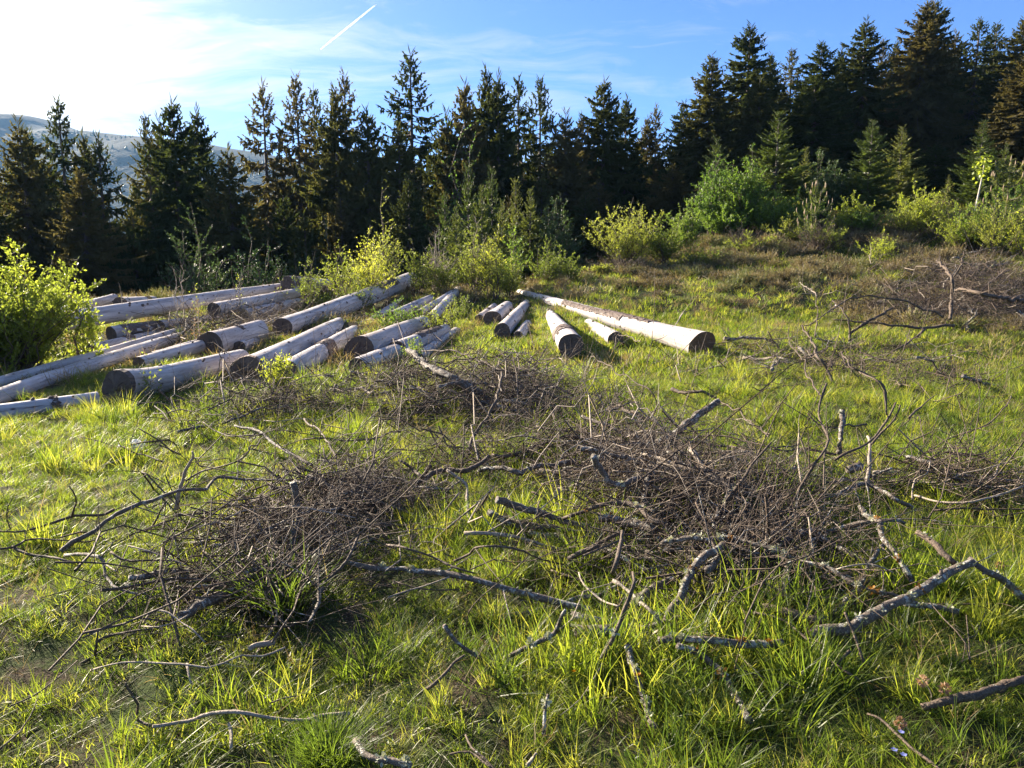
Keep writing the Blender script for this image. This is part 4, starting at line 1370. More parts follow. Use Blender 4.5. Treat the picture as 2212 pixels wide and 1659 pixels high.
T_('E', [(840, 1250, .03), (880, 1340), (960, 1400), (1060, 1500, .03)], 18, 22, 'forked grey stick at the bottom edge, left prong')
T_('E', [(740, 1370, .03), (870, 1360), (950, 1420), (1010, 1470, .03)], 14, 20, 'forked grey stick at the bottom edge, right prong')
T_('E', [(600, 960, .02), (690, 900, .04), (760, 820, .06), (830, 760, .08)], 26, 18, 'brown stick in the grass left of the small tuft')
T_('E', [(1700, 800, .1), (1640, 900, .07), (1560, 1020, .05), (1430, 1130, .02)], 9, 7, 'thin dry stalk slanting beside the yellow flower', 'branch_pale', .1)
T_('E', [(1370, 880, .02), (1420, 900), (1490, 970, .02)], 16, 10, 'tiny forked twig left of the yellow flower', 'branch_pale')
T_('E', [(850, 600, .05), (860, 480, .15), (940, 380, .25), (1100, 260, .34), (1230, 130, .42)], 10, 8, 'thin sinuous twig rising through the central grass')
T_('E', [(1220, 1450, .02), (1260, 1400, .03), (1280, 1375, .05)], 34, 18, 'small snag at the bottom edge in the centre', 'branch_pale', 0)
# main pile and right
T_('C', [(-20, 700, .12), (100, 620, .2), (200, 550, .28), (300, 480, .36), (345, 445, .4)], 66, 54, 'thick lichened log-like branch jutting up left of the main pile', 'branch_lichen', .15, 4)
T_('C', [(1080, 760, .1), (1095, 640, .24), (1110, 500, .38)], 44, 34, 'short thick upright post of wood with a broken top, right of the main pile', 'branch_lichen', .1, 2)
T_('C', [(300, 1230, .06), (350, 1140, .14), (390, 1050, .22), (440, 970, .3), (510, 890, .38), (560, 810, .42), (620, 740, .48), (680, 665, .54)], 42, 14, 'thick reddish branch curving up through the main pile', 'branch', .35, 2)
T_('C', [(770, 1130, .1), (830, 1010, .2), (900, 880, .3), (960, 780, .4), (1015, 680, .48), (985, 560, .56), (965, 480, .6), (985, 400, .66), (1015, 320, .72)], 24, 14, 'tall bare branch zigzagging up from the main pile', 'branch', .6)
T_('C', [(965, 440, .62), (940, 340, .68), (880, 230, .74), (800, 100, .8), (770, 10, .85)], 14, 6, 'thin top twig reaching beyond the zigzag branch', twigs=1.0)
T_('C', [(1270, 950, .1), (1265, 850, .2), (1270, 760, .28), (1275, 640, .36)], 32, 22, 'pale upright stick to the right of the broken-topped post', 'branch_pale', .4, 2)
T_('C', [(1060, 1005, .12), (1130, 970, .16), (1250, 930, .18), (1330, 970, .16), (1420, 1040, .12), (1550, 1100, .05)], 36, 28, 'dark elbow-shaped branch with a sawn left end, right of the main pile', 'branch_lichen', .4, 1)
T_('C', [(1060, 790, .24), (1120, 760, .28), (1200, 730, .32), (1290, 670, .38), (1370, 560, .48), (1430, 460, .56)], 24, 16, 'long bare twig reaching up to the right from the main pile, left of two')
T_('C', [(1280, 700, .32), (1350, 620, .4), (1430, 540, .48), (1455, 460, .54)], 18, 14, 'long bare twig reaching up to the right from the main pile, right of two')
T_('C', [(1520, 530, .45), (1590, 460, .5), (1690, 385, .56)], 22, 6, 'dark broken twig tip pointing up right above the grass', twigs=.2)
T_('C', [(0, 725, .12), (80, 690, .14), (250, 685), (400, 700), (520, 730, .14), (570, 785, .12)], 18, 16, 'curved twig arching over the left of the main pile')
T_('C', [(170, 640, .2), (370, 650, .22), (550, 670), (700, 700), (870, 685, .2)], 14, 10, 'long dark twig lying level above the main pile')
T_('C', [(1375, 520, .5), (1370, 350, .66), (1310, 290, .72), (1200, 250, .7), (1160, 230, .72), (1100, 140, .8)], 16, 8, 'dark twig rising and bending left at a right angle, on the right')
T_('C', [(1640, 735, .1), (1750, 660, .14), (1850, 620, .2), (1980, 580, .26), (2050, 520, .3), (2140, 400, .4)], 16, 8, 'antler-like bare branch in the grass at the right')
T_('C', [(1600, 700, .1), (1590, 620, .18), (1560, 520, .26), (1480, 575, .2)], 10, 6, 'small curled twig left of the antler-like branch')
T_('C', [(1560, 1000, .1), (1700, 1040, .14), (1900, 1050, .18), (2050, 1000, .2), (2212, 950, .22)], 18, 16, 'long curved branch at the right edge, pale on top', 'branch_pale', .4)
T_('C', [(1650, 1110, .1), (1850, 1080, .14), (2050, 1080), (2230, 1095, .14)], 20, 16, 'straight dark branch under the pale-topped one at the right edge')
T_('C', [(1930, 960, .08), (2030, 890, .14), (2060, 820, .2), (2120, 760, .28)], 14, 10, 'small upright twig near the right edge', 'branch_pale')
T_('C', [(1540, 1020, .08), (1550, 910, .12), (1620, 880, .16), (1640, 790, .22)], 16, 10, 'twig with a raised fork between the elbow branch and the right edge', 'branch_pale')
T_('C', [(70, 360, .1), (200, 380, .12), (340, 405, .08)], 30, 18, 'dark branch behind the jutting log-like one', twigs=1.2)
T_('C', [(350, 420, .14), (480, 500, .16), (570, 570, .2), (660, 650, .24)], 12, 14, 'thin branch dropping right behind the jutting log-like one')
T_('C', [(1140, 850, .12), (1210, 825, .13)], 60, 62, 'short thick billet whose round sawn end faces right in the main pile', 'branch_lichen', 0)
T_('C', [(-20, 800, .2), (150, 830, .2), (400, 860, .18), (600, 850), (900, 850, .14)], 34, 16, 'pale straight pole lying level across the main pile', 'branch_pale', .4, 2)
T_('C', [(460, 1205, .1), (600, 1160, .14), (750, 1110, .18), (900, 1060, .2), (1050, 1010, .2)], 16, 12, 'brown slim stick lying over the right half of the main pile')
T_('C', [(440, 1200, .2), (520, 1070, .32), (500, 1010, .3)], 16, 8, 'small bent twig in the middle of the main pile')
T_('C', [(680, 740, .2), (900, 730, .2), (1080, 750, .2)], 14, 20, 'dark stick pointing left from the broken-topped post')
T_('C', [(900, 500, .3), (960, 570, .2), (1060, 595, .16), (1150, 575, .16), (1250, 575, .1)], 12, 16, 'dark curved twig behind the broken-topped post')
T_('C', [(600, 1480, .1), (460, 1240, .3), (400, 1100, .45), (420, 900, .5)], 8, 6, 'thin twig standing across the reddish curved branch')
T_('F', [(-10, 212, .2), (150, 190, .2), (280, 200), (420, 190, .2), (520, 200, .2), (700, 240, .18), (850, 310, .15), (1000, 370, .14), (1100, 430, .12), (1250, 490, .1), (1400, 540, .08), (1560, 590, .05)], 40, 22, 'long mossy lichened branch sweeping down right from the main pile', 'branch_lichen', .3, 12)
T_('F', [(50, 690, .04), (110, 540, .1), (170, 420, .15), (260, 300, .19), (380, 210, .22)], 64, 46, 'thick lichen-grey stick coming towards the camera below the main pile', 'branch_lichen', .1, 6)
T_('F', [(930, 750, .07), (1050, 730, .08), (1200, 690, .1), (1350, 620, .12), (1500, 540, .14), (1650, 460, .16), (1780, 380, .18), (1890, 330, .2)], 84, 58, 'thickest grey lichened branch at the lower right with a sawn left end', 'branch_lichen', .15, 10)
T_('F', [(1560, 140, .24), (1650, 190, .23), (1720, 270, .22), (1800, 330, .2)], 34, 46, 'reddish branch joining the thickest one from above', 'branch', .1, 2)
T_('F', [(1890, 310, .2), (1990, 380, .17), (2100, 450, .12), (2230, 550, .06)], 44, 48, 'dark branch running off right from the joint of the thickest one', 'branch_lichen', .1, 3)
T_('F', [(-10, 785, .1), (150, 800, .1), (300, 815), (450, 830), (600, 830), (730, 825, .08)], 56, 48, 'dark level branch with a pale broken right end, bottom right of the pile', 'branch_lichen', .1, 5)
T_('F', [(100, 850, .1), (230, 890, .08), (320, 950, .06), (380, 1010), (440, 1130, .03), (490, 1230), (520, 1300, .02)], 40, 56, 'lichened branch bending down to the camera at the lower right', 'branch_lichen', .1, 5)
T_('F', [(1600, 1215, .04), (1750, 1180, .05), (1900, 1140), (2050, 1090), (2230, 1045, .06)], 60, 62, 'smooth dark shaded branch low at the right edge', 'branch', .05)
T_('F', [(460, 320, .12), (500, 420, .08), (550, 475, .06)], 34, 28, 'short lichened stub inside the right of the main pile', 'branch_lichen', 0, 2)
T_('F', [(560, 640, .1), (750, 690, .08), (930, 840, .06), (1050, 950), (1200, 1040, .04)], 20, 18, 'long brown stick crossing under the thickest branch')
T_('F', [(1070, 370, .2), (1150, 350, .22), (1250, 335), (1340, 350), (1420, 388, .16)], 12, 12, 'pale peeled twig bent above the thickest branch', 'branch_pale', 0)
T_('F', [(1530, 430, .08), (1420, 250, .14), (1330, 130, .16), (1210, -10, .16)], 40, 30, 'shaggy lichen-covered branch behind the thickest one', 'branch_lichen', .6, 6)
T_('F', [(1480, 590, .05), (1650, 590), (1820, 632, .04)], 44, 34, 'stub sticking out right under the thickest branch', 'branch_lichen', .1, 2)
T_('F', [(970, 1075, .02), (1030, 970, .05), (1150, 875, .07)], 34, 24, 'smooth short stick in the shade of the lower right', 'branch', .1)
T_('F', [(1110, 640, .18), (1160, 740, .13), (1240, 950, .04)], 18, 20, 'straight stick leaning on the thickest branch')
T_('F', [(1270, 1240, .04), (1340, 1270), (1420, 1360), (1520, 1460), (1650, 1550), (1740, 1610, .04)], 14, 34, 'curved grey branch running out at the bottom right', 'branch', .1)
T_('F', [(600, 600, .08), (780, 640, .08), (970, 690, .07)], 60, 66, 'dark rotten branch in the shade left of the thickest one', 'branch', .1)
T_('F', [(480, 890, .05), (610, 1025, .03)], 14, 14, 'grey peeled twig below the level branch', 'branch_pale', 0)
T_('F', [(1640, 540, .15), (1720, 680, .12), (1840, 830, .08), (1890, 940, .04), (1880, 640, .16)], 8, 8, 'thin lichened twig hanging at the right of the thickest branch', twigs=.8)
T_('F', [(170, 565, .06), (320, 580, .08), (460, 575, .1), (540, 700, .06)], 12, 10, 'thin brown twig looping below the main pile')
T_('F', [(700, 300, .18), (850, 370, .15), (1000, 560, .08)], 14, 10, 'thin reddish twig under the mossy branch')
# centre pile
T_('B', [(640, 115, .42), (750, 210, .38), (850, 270, .33), (950, 320, .28), (1050, 370, .2), (1110, 400, .16)], 34, 52, 'thick grey-green branch lying over the top of the centre brush pile', 'branch_lichen', .2, 1)
T_('B', [(1230, 260, .46), (1210, 350, .42), (1190, 440, .38), (1150, 510, .32), (1100, 590, .26), (1040, 670, .2), (1020, 770, .1)], 14, 22, 'bare curved stick standing at the front of the centre brush pile')
T_('B', [(1080, 860, .12), (1200, 855, .13), (1330, 875), (1450, 840), (1600, 835), (1700, 840, .12)], 30, 42, 'heavy dark branch lying level between the left and the main pile', 'branch_lichen', .3, 2)
T_('B', [(690, 950, .1), (800, 915, .13), (880, 870, .16), (1000, 880), (1100, 840), (1140, 800, .2)], 42, 28, 'dark gnarled branch on the right of the left brush pile', 'branch', .4)
T_('B', [(1160, 770, .1), (1270, 775, .12), (1400, 730), (1530, 680, .15), (1650, 660), (1850, 690), (1950, 740, .1)], 26, 18, 'long dark bowed branch between the centre and main piles', 'branch', .8, 3)
T_('B', [(600, 820, .18), (660, 850, .16), (720, 900), (750, 930, .1)], 18, 28, 'short forked snag of dark wood, left prong, right of the left pile')
T_('B', [(785, 840, .2), (740, 915, .12), (700, 965, .06)], 28, 30, 'short blunt dark snag of wood, right prong, right of the left pile', twigs=0)
T_('B', [(890, 880, .2), (960, 930, .16), (1010, 980, .12), (1010, 1080, .07), (1015, 1180, .03)], 20, 24, 'reddish stick bending down to the grass in the middle', 'branch_pale', .3)
T_('B', [(1150, 1010, .2), (1100, 1090, .1), (1050, 1150, .03)], 18, 16, 'short twig leaning left in the central grass')
T_('B', [(960, 1020, .2), (900, 1090, .12), (850, 1150, .05)], 14, 16, 'short pale twig leaning on the left pile, right side', 'branch_pale')
T_('B', [(1790, 790, .42), (1830, 850, .34), (1880, 940, .24), (1950, 970, .2), (2070, 935, .2)], 42, 42, 'pale lichened curved branch at the left top of the main pile', 'branch_lichen', .1, 5)
T_('B', [(1600, 1165, .1), (1750, 1130, .14), (1900, 1080, .18), (2060, 1090, .2), (2150, 1170, .18), (2230, 1210, .16)], 28, 44, 'crooked reddish branch along the left front of the main pile', 'branch', .3, 2)
T_('B', [(1820, 1165, .12), (1950, 1180, .12), (2080, 1200), (2180, 1255, .1)], 54, 66, 'thick pale branch with lichen in front of the main pile', 'branch_lichen', .1, 6)
T_('B', [(1440, 600, .1), (1600, 620, .12), (1750, 640), (1900, 670), (1990, 700, .12)], 14, 18, 'straight grey branch lying behind the dark bowed one')
T_('B', [(1990, 665, .14), (2100, 630, .2), (2230, 640, .22)], 12, 16, 'pale bare twig with a hooked end above the main pile', 'branch_pale')
T_('B', [(1680, 1400, .08), (1820, 1330, .12), (1970, 1275, .16)], 36, 26, 'stick with an orange stain leaning out of the pile front', 'branch')
T_('B', [(1900, 470, .1), (2050, 520, .12), (2150, 560), (2240, 630, .1)], 24, 20, 'dark branch in the grass between the centre pile and the leaning trunk')
T_('B', [(730, 120, .35), (1000, 150, .4), (1200, 240, .38), (1380, 262, .34)], 10, 16, 'long thin twig fanning over the top of the centre brush pile')
T_('B', [(560, 300, .2), (700, 210, .35), (900, 190, .42), (1150, 170, .42), (1300, 120, .45), (1340, 240, .4)], 8, 10, 'thin dark twig arching over the left top of the centre pile')
T_('B', [(1320, 520, .1), (1320, 300, .4), (1290, 140, .55)], 10, 7, 'upright thin twig in the middle of the centre pile')
T_('B', [(970, 920, .1), (985, 750, .3), (990, 590, .45)], 12, 8, 'straight thin twig standing before the centre pile')
T_('B', [(0, 560, .1), (100, 640, .12), (180, 760, .12), (210, 830, .08)], 16, 14, 'grey stick sloping right at the back of the left pile')
T_('B', [(-10, 690, .15), (150, 690, .15), (400, 670), (600, 640, .12)], 10, 12, 'long thin dark stick left of the centre brush pile')
T_('B', [(190, 330, .2), (200, 390, .12), (330, 360, .1), (430, 390, .12)], 18, 20, 'dark snag at the left end of the centre brush pile', twigs=.3)
T_('B', [(2090, 70, .7), (1950, 30, .6), (1930, 100, .55), (1900, 170, .4)], 8, 6, 'fine dark twig crossing before the tapering log')
T_('B', [(2000, 590, .1), (2160, 540, .2), (2170, 400, .4), (1990, 280, .5), (1780, 170, .5)], 8, 7, 'thin drooping twig between the centre pile and the leaning trunk')
# right back pile
T_('G', [(995, 1165, .05), (985, 1100, .15), (1060, 1050, .3), (1200, 970, .45), (1280, 920, .5)], 30, 18, 'dark forked branch with a short stem at the left of the right back pile')
T_('G', [(985, 1110, .15), (970, 1020, .35), (920, 930, .5), (850, 860, .62)], 18, 7, 'left fork of the dark branch before the right back pile')
T_('G', [(1690, 1000, .25), (1700, 850, .6), (1690, 700, .95), (1600, 580, 1.2)], 32, 16, 'dark upright branch standing tallest in the right back pile')
T_('G', [(1700, 715, .92), (1760, 640, 1.1), (1785, 530, 1.3)], 18, 8, 'right fork of the tallest upright branch of the right back pile')
T_('G', [(1730, 790, .6), (1850, 800, .6), (2000, 840, .55), (2230, 875, .5)], 26, 34, 'heavy dark branch lying along the top of the right back pile')
T_('G', [(860, 1010, .3), (1100, 1030, .3), (1300, 1045, .3), (1500, 1060, .28), (1720, 1040, .28)], 12, 26, 'long dark branch pointing left out of the right back pile')
T_('G', [(640, 1050, .6), (700, 1130, .5), (750, 1250, .32), (820, 1370, .15), (870, 1445, .05)], 16, 26, 'bent bare branch in front of the right back pile, leaning left')
T_('G', [(655, 1050, .6), (760, 1000, .66), (870, 920, .72), (1000, 850, .75), (1200, 840, .74), (1400, 880, .6), (1640, 980, .35)], 9, 18, 'long arching branch over the left flank of the right back pile')
T_('G', [(740, 860, .85), (755, 960, .72), (730, 1130, .5)], 8, 12, 'thin upright twig at the left of the right back pile')
T_('G', [(1240, 1250, .1), (1360, 1190, .18), (1450, 1120, .28), (1510, 1070, .34)], 12, 22, 'branch sloping down left at the foot of the right back pile')
T_('G', [(920, 1230, .5), (990, 1350, .4), (1100, 1390, .36), (1200, 1440, .3), (1235, 1500, .22), (1230, 1610, .08)], 12, 22, 'bent dark branch standing in the grass right of the middle')
T_('G', [(1910, 800, .5), (2000, 720, .65), (2110, 650, .75)], 22, 16, 'stick leaning right on the back of the right back pile')
T_('G', [(820, 1450, .3), (760, 1616, .05)], 16, 22, 'stick leaning at the foot of the long zigzag twig')
T_('G', [(405, 1090, .4), (450, 1170, .2), (500, 1250, .05)], 12, 16, 'small leaning twig near the butt of the big long trunk')
T_('G', [(620, 740, .8), (750, 830, .8)], 5, 9, 'straight pale twig tip left of the right back pile', 'branch_pale')

# ------------------------------------------------------------------ brush piles: loose sticks one by one, then the fine tangle
PILES = [
 # centre px, py, half-size x, y (photo reading), height, single sticks, fine twigs, words
 ('centre', 1015, 880, 320, 62, .30, 50, 950, 'centre brush pile'),
 ('left', 670, 1115, 250, 105, .14, 48, 520, 'left brush pile'),
 ('main', 1480, 1085, 290, 110, .24, 80, 950, 'main brush pile'),
 ('front', 1560, 1270, 330, 110, .13, 46, 260, 'tangle below the main brush pile'),
 ('rback', 2080, 660, 230, 80, .7, 60, 1500, 'brush pile at the right back'),
 ('rmid', 1730, 790, 260, 60, .3, 30, 260, 'grassy patch before the right back pile'),
 ('lback', 600, 895, 180, 36, .16, 12, 320, 'low tangle right of the flared log butt'),
 ('redge', 2130, 1090, 160, 80, .16, 16, 200, 'small pile at the right edge'),
 ('lfront', 560, 1290, 170, 70, .05, 8, 120, 'shaded patch before the left brush pile'),
 ('logs', 440, 730, 280, 50, .10, 14, 520, 'dark debris between the logs'),
 ('mid', 1160, 1000, 330, 60, .13, 12, 260, 'grass between the brush piles'),
]


def pile_frame(px, py, hx_, hy_):
    c = hit(px, py)
    l, r = hit(px - hx_, py), hit(px + hx_, py)
    f, b = hit(px, py + hy_), hit(px, py - hy_)
    return c[0], (f[1] + b[1]) / 2, (r[0] - l[0]) / 2, (b[1] - f[1]) / 2


# a few twig shapes shared by the fine tangle
def twig_mesh(seed, L, r):
    g = np.random.default_rng(4000 + seed)
    mb = MB()
    k = 8
    t = np.linspace(-.5, .5, k)
    P = np.stack([t * L, np.cumsum(g.normal(0, .085, k)) * L, g.normal(0, .02, k) * L - .12 * L * (t * 2) ** 2 * g.uniform(-.3, 1)], -1)
    mb.tube(P, np.linspace(r, r * .3, k), 4, cap=False)
    for q in range(int(g.integers(3, 7))):
        i = int(g.integers(1, k - 1))
        d = np.array([g.uniform(.2, 1), g.normal(0, .7), g.normal(.15, .35)])
        d /= np.linalg.norm(d)
        l = L * g.uniform(.12, .38)
        m_ = P[i] + d * l * .5 + g.normal(0, .05, 3) * l
        mb.tube([P[i], m_, P[i] + d * l], [r * .5, r * .35, r * .2], 3, cap=False)
    return mb.mesh('twig', M['branch'] if seed % 8 else M['branch_pale'])


TWIGS = [twig_mesh(k, .75 + .1 * (k % 4), .0028 + .0008 * (k % 3)) for k in range(16)]
pg = np.random.default_rng(77)
SHAPES = ['crooked', 'straight', 'forked', 'bowed']
PILE_DATA = []
for (nm, px, py, hx_, hy_, ph, ns, nf, words) in PILES:
    cx, cy, ax_, ay_ = pile_frame(px, py, hx_, hy_)
    PILE_DATA.append((cx, cy, ax_, ay_, ph))
    grp = 'loose sticks of the ' + words
    # a heap is several thrown-down armfuls, each lying its own way
    nsub = 8
    sr = np.sqrt(pg.uniform(0, 1, nsub)) * .85
    sth = pg.uniform(0, 6.28, nsub)
    sub = np.stack([sr * np.cos(sth), sr * np.sin(sth)], -1)
    saz = pg.normal(0, .75, nsub)
    ssz = pg.uniform(.16, .42, nsub)
    shh = pg.uniform(.35, 1.1, nsub)
    for q in range(ns):
        b_ = int(pg.integers(0, nsub))
        main_az = saz[b_]
        ex, ey = sub[b_] + pg.normal(0, ssz[b_], 2)
        rr_ = min(1.2, math.hypot(ex, ey))
        x, y = cx + ax_ * ex, cy + ay_ * ey
        zt = ph * max(.05, 1 - rr_ ** 2) * shh[b_] * pg.uniform(.2, 1.1) + .03
        az = main_az + pg.normal(0, .45)
        L = pg.uniform(.5, 1.5) * (1.25 if nm == 'rback' else 1)
        k = 5
        t = np.linspace(-.5, .5, k)
        bow = pg.normal(0, .06) * L
        X = x + t * L * math.cos(az) - math.sin(az) * bow * (1 - (2 * t) ** 2)
        Y = y + t * L * math.sin(az) + math.cos(az) * bow * (1 - (2 * t) ** 2)
        jj = pg.normal(0, .03, (3, k)) * L
        X, Y = X + jj[0], Y + jj[1]
        tilt = pg.normal(0, .16)
        rloc = np.clip(((X - cx) / ax_) ** 2 + ((Y - cy) / ay_) ** 2, 0, 1.3)
        Z = ground(X, Y) + np.maximum(.015, zt + (ph * .5) * (rr_ ** 2 - rloc) + tilt * t * L)
        big = pg.random() < (.55 if nm in ('main', 'front') else .38)
        fat = max(1.0, min(2.4, cy / 6.5))
        L *= fat ** .5
        r0 = pg.uniform(.010, .026 if nm in ('main', 'front') else .021) if big else pg.uniform(.004, .008)
        r0 *= fat
        mt = 'branch_pale' if pg.random() < .12 else ('branch_lichen' if big else 'branch')
        pal = {'branch_pale': 'pale', 'branch_lichen': 'lichen-grey', 'branch': 'brown'}[mt]
        make_branch(np.stack([X, Y, Z], -1), r0, r0 * .35, 'stick', mt, pg, 1.7, '%s %s stick in the %s, %s %s%s' % ('thick' if big else 'thin', pal, words, 'back' if y > cy + .3 * ay_ else ('front' if y < cy - .3 * ay_ else 'middle'), 'left' if x < cx - .25 * ax_ else ('right' if x > cx + .25 * ax_ else 'centre'), ', bowed' if abs(bow) > .07 * L else ''), 'stick', grp, 0, .2, .28 * fat ** .5, fat)
    # fine tangle, uncountable
    bi = pg.integers(0, nsub, nf)
    e_ = sub[bi] + pg.normal(0, 1, (nf, 2)) * ssz[bi][:, None]
    loose = pg.random(nf) < .15
    e_[loose] = pg.uniform(-1.25, 1.25, (int(loose.sum()), 2))
    x, y = cx + ax_ * e_[:, 0], cy + ay_ * e_[:, 1]
    z = ground(x, y) + .02 + ph * np.clip(1 - (e_ ** 2).sum(1), .06, 1) * shh[bi] * pg.uniform(0, 1.2, nf)
    rot = np.stack([pg.uniform(0, 6.28, nf), pg.normal(0, .2, nf), saz[bi] + pg.normal(0, .5, nf)], -1)
    fat = max(1.0, min(2.2, cy / 6.5))
    sS = pg.uniform(.45, 1.2, nf)
    tk_ = fat * np.clip(np.exp(pg.normal(.05, .35, nf)), .5, 1.7)
    sS = np.stack([sS * fat ** .5, sS * np.minimum(tk_, 1.6), sS * np.minimum(tk_, 1.8)], -1)
    scatter('brushwood', TWIGS, np.stack([x, y, z], -1), rot, sS, pg.integers(0, 16, nf),
            label='fine twigs tangled in the ' + words, cat='brushwood')
# ------------------------------------------------------------------ grass and other ground cover
def grass_tuft(seed, nb, h, spread, w, lean=.55, mat='grass', curl=.5):
    g = np.random.default_rng(6000 + seed)
    k = 4
    t = np.linspace(0, 1, k + 1)
    a = g.uniform(0, 6.28, nb)
    r = spread * np.sqrt(g.uniform(0, 1, nb))
    b = np.stack([r * np.cos(a), r * np.sin(a), np.zeros(nb)], -1)
    a2 = a + g.normal(0, .9, nb)
    out = np.stack([np.cos(a2), np.sin(a2), np.zeros(nb)], -1)
    hh = h * g.uniform(.45, 1.15, nb)
    ln = np.abs(g.normal(0, lean, nb)) + .08
    cu = curl * g.uniform(.2, 1.2, nb)
    side = np.stack([-out[:, 1], out[:, 0], np.zeros(nb)], -1)
    tw = g.normal(0, .6, nb)
    side = side * np.cos(tw)[:, None] + out * np.sin(tw)[:, None]
    ww = w * g.uniform(.6, 1.3, nb)
    V = []
    for j, tt in enumerate(t):
        hor = hh * (ln * tt + cu * tt ** 2.2)
        ver = hh * (tt - .30 * cu * tt ** 2.5)
        c = b + out * hor[:, None]
        c[:, 2] += ver
        wd = ww * (1 - tt ** 1.6) * .5 + .0002
        V.append(c - side * wd[:, None])
        V.append(c + side * wd[:, None])
    V = np.stack(V, 1)
    F = []
    base = np.arange(nb)[:, None] * (2 * (k + 1))
    for j in range(k):
        F.append(base + np.array([[2 * j, 2 * j + 1, 2 * j + 3, 2 * j + 2]]))
    mb = MB()
    mb.add(V.reshape(-1, 3), np.concatenate(F))
    return mb.mesh('grass_tuft', M[mat], smooth=False)


def herb_mesh(seed, n, l, mat='herb'):
    g = np.random.default_rng(6500 + seed)
    a = g.uniform(0, 6.28, n)
    mb = MB()
    mb.kites(g.normal(0, l * .25, (n, 3)) * [1, 1, .1], np.stack([np.cos(a), np.sin(a), g.uniform(.1, .9, n)], -1), l * g.uniform(.5, 1.2, n), l * .4,
             np.stack([g.normal(0, .2, n), g.normal(0, .2, n), np.ones(n)], -1), g, mid=.55, bend=.08)
    return mb.mesh('herb', M[mat], smooth=False)


def heath_mesh(seed, mat='heath'):
    g = np.random.default_rng(6700 + seed)
    n = 120
    d = g.normal(0, 1, (n, 3))
    d[:, 2] = np.abs(d[:, 2]) + .5
    d /= np.linalg.norm(d, axis=1)[:, None]
    mb = MB()
    b = np.stack([g.normal(0, .1, n), g.normal(0, .1, n), np.zeros(n)], -1)
    l = g.uniform(.14, .34, n)
    mb.kites(b + d * .04, d, l, .012, rng=g, mid=.6)
    e = b + d * (l * g.uniform(.4, 1, n))[:, None]
    mb.kites(e, d + g.normal(0, .5, (n, 3)), .07, .018, rng=g)
    mb.kites(e, d + g.normal(0, .7, (n, 3)), .06, .016, rng=g)
    return mb.mesh('heather_clump', M[mat], smooth=False)


SHORT = [grass_tuft(k, 26, .075, .07, .0038, .7, curl=.6) for k in range(4)]
LONG = [grass_tuft(10 + k, 26, .18 + .03 * k, .04, .0052, .28, curl=.4) for k in range(4)]
FAR = [grass_tuft(20 + k, 24, .13, .13, .010, .6) for k in range(3)]
STRAW = [grass_tuft(30 + k, 16, .13, .07, .0035, 1.2, mat='straw', curl=.8) for k in range(2)]
STRAWF = [grass_tuft(34 + k, 20, .18, .14, .009, .8, mat='straw') for k in range(2)]
HERB = [herb_mesh(k, 12, .035) for k in range(3)]
HEATH = [heath_mesh(k) for k in range(4)]
gg = np.random.default_rng(99)


def pile_field(x, y):
    f = np.zeros_like(x)
    for (cx, cy, ax_, ay_, ph) in PILE_DATA:
        d = ((x - cx) / ax_) ** 2 + ((y - cy) / ay_) ** 2
        f = np.maximum(f, np.exp(-d * 1.1) * min(1, ph * 3.2))
    return f


LS = np.array([[A[0][0], A[0][1], B[0][0], B[0][1], max(A[1], B[1])] for A, B in LOG_SPAN])


def log_mask(x, y, f=.7):
    """True where a log lies (no grass inside the wood)"""
    m = np.zeros(len(x), bool)
    for x0, y0, x1, y1, r in LS:
        dx, dy = x1 - x0, y1 - y0
        t = np.clip(((x - x0) * dx + (y - y0) * dy) / (dx * dx + dy * dy), 0, 1)
        m |= np.hypot(x - x0 - t * dx, y - y0 - t * dy) < r * f
    return m


def spots(n, d0, d1, margin=1.0, wide=.80):
    D = np.sqrt(gg.uniform(d0 ** 2, d1 ** 2, n))
    x = gg.uniform(-1, 1, n) * (D * wide + margin)
    return x, D


def euler(n, tilt=.18):
    return np.stack([gg.normal(0, tilt, n), gg.normal(0, tilt, n), gg.uniform(0, 6.28, n)], -1)


def heath_field(x, y):
    f = sstep(x * .9 + (y - 14) * .55, 4.5, 9.5) * sstep(y, 12.5, 15.5)
    f = f * (.42 + .6 * waves(x, y, 2.8, 9)) + .2 * sstep(y, 17, 21)
    return np.clip(f, 0, 1)


def lay(name, src, n, d0, d1, size, keep, tilt=.18, margin=1.0, lab='', cat='grass', sink=.01):
    x, y = spots(n, d0, d1, margin)
    k = keep(x, y)
    k &= ~log_mask(x, y)
    if cat == 'grass':
        k &= ~((x < -.8) & log_mask(x, y, 2.2) & (gg.random(len(x)) < .72))
    x, y = x[k], y[k]
    z = ground(x, y) - sink
    s = size(x, y) * gg.uniform(.75, 1.25, len(x))
    return scatter(name, src, np.stack([x, y, z], -1), euler(len(x), tilt), s, gg.integers(0, len(src), len(x)), label=lab, cat=cat)


def lush(x, y):
    """0 close-cropped lawn .. 1 tall grass (round the piles and at the right front)"""
    f = .5 * pile_field(x, y) + .55 * sstep(waves(x, y, 1.5, 17), .1, 1.2)
    f += .30 * sstep(x, -.6, .6) * sstep(6.0 - y, 0, 2)
    f += .25 * sstep(waves(x, y, .55, 27), .3, 1.3)
    return np.clip(f, 0, 1)


def rnd01(x):
    return gg.uniform(0, 1, len(x))


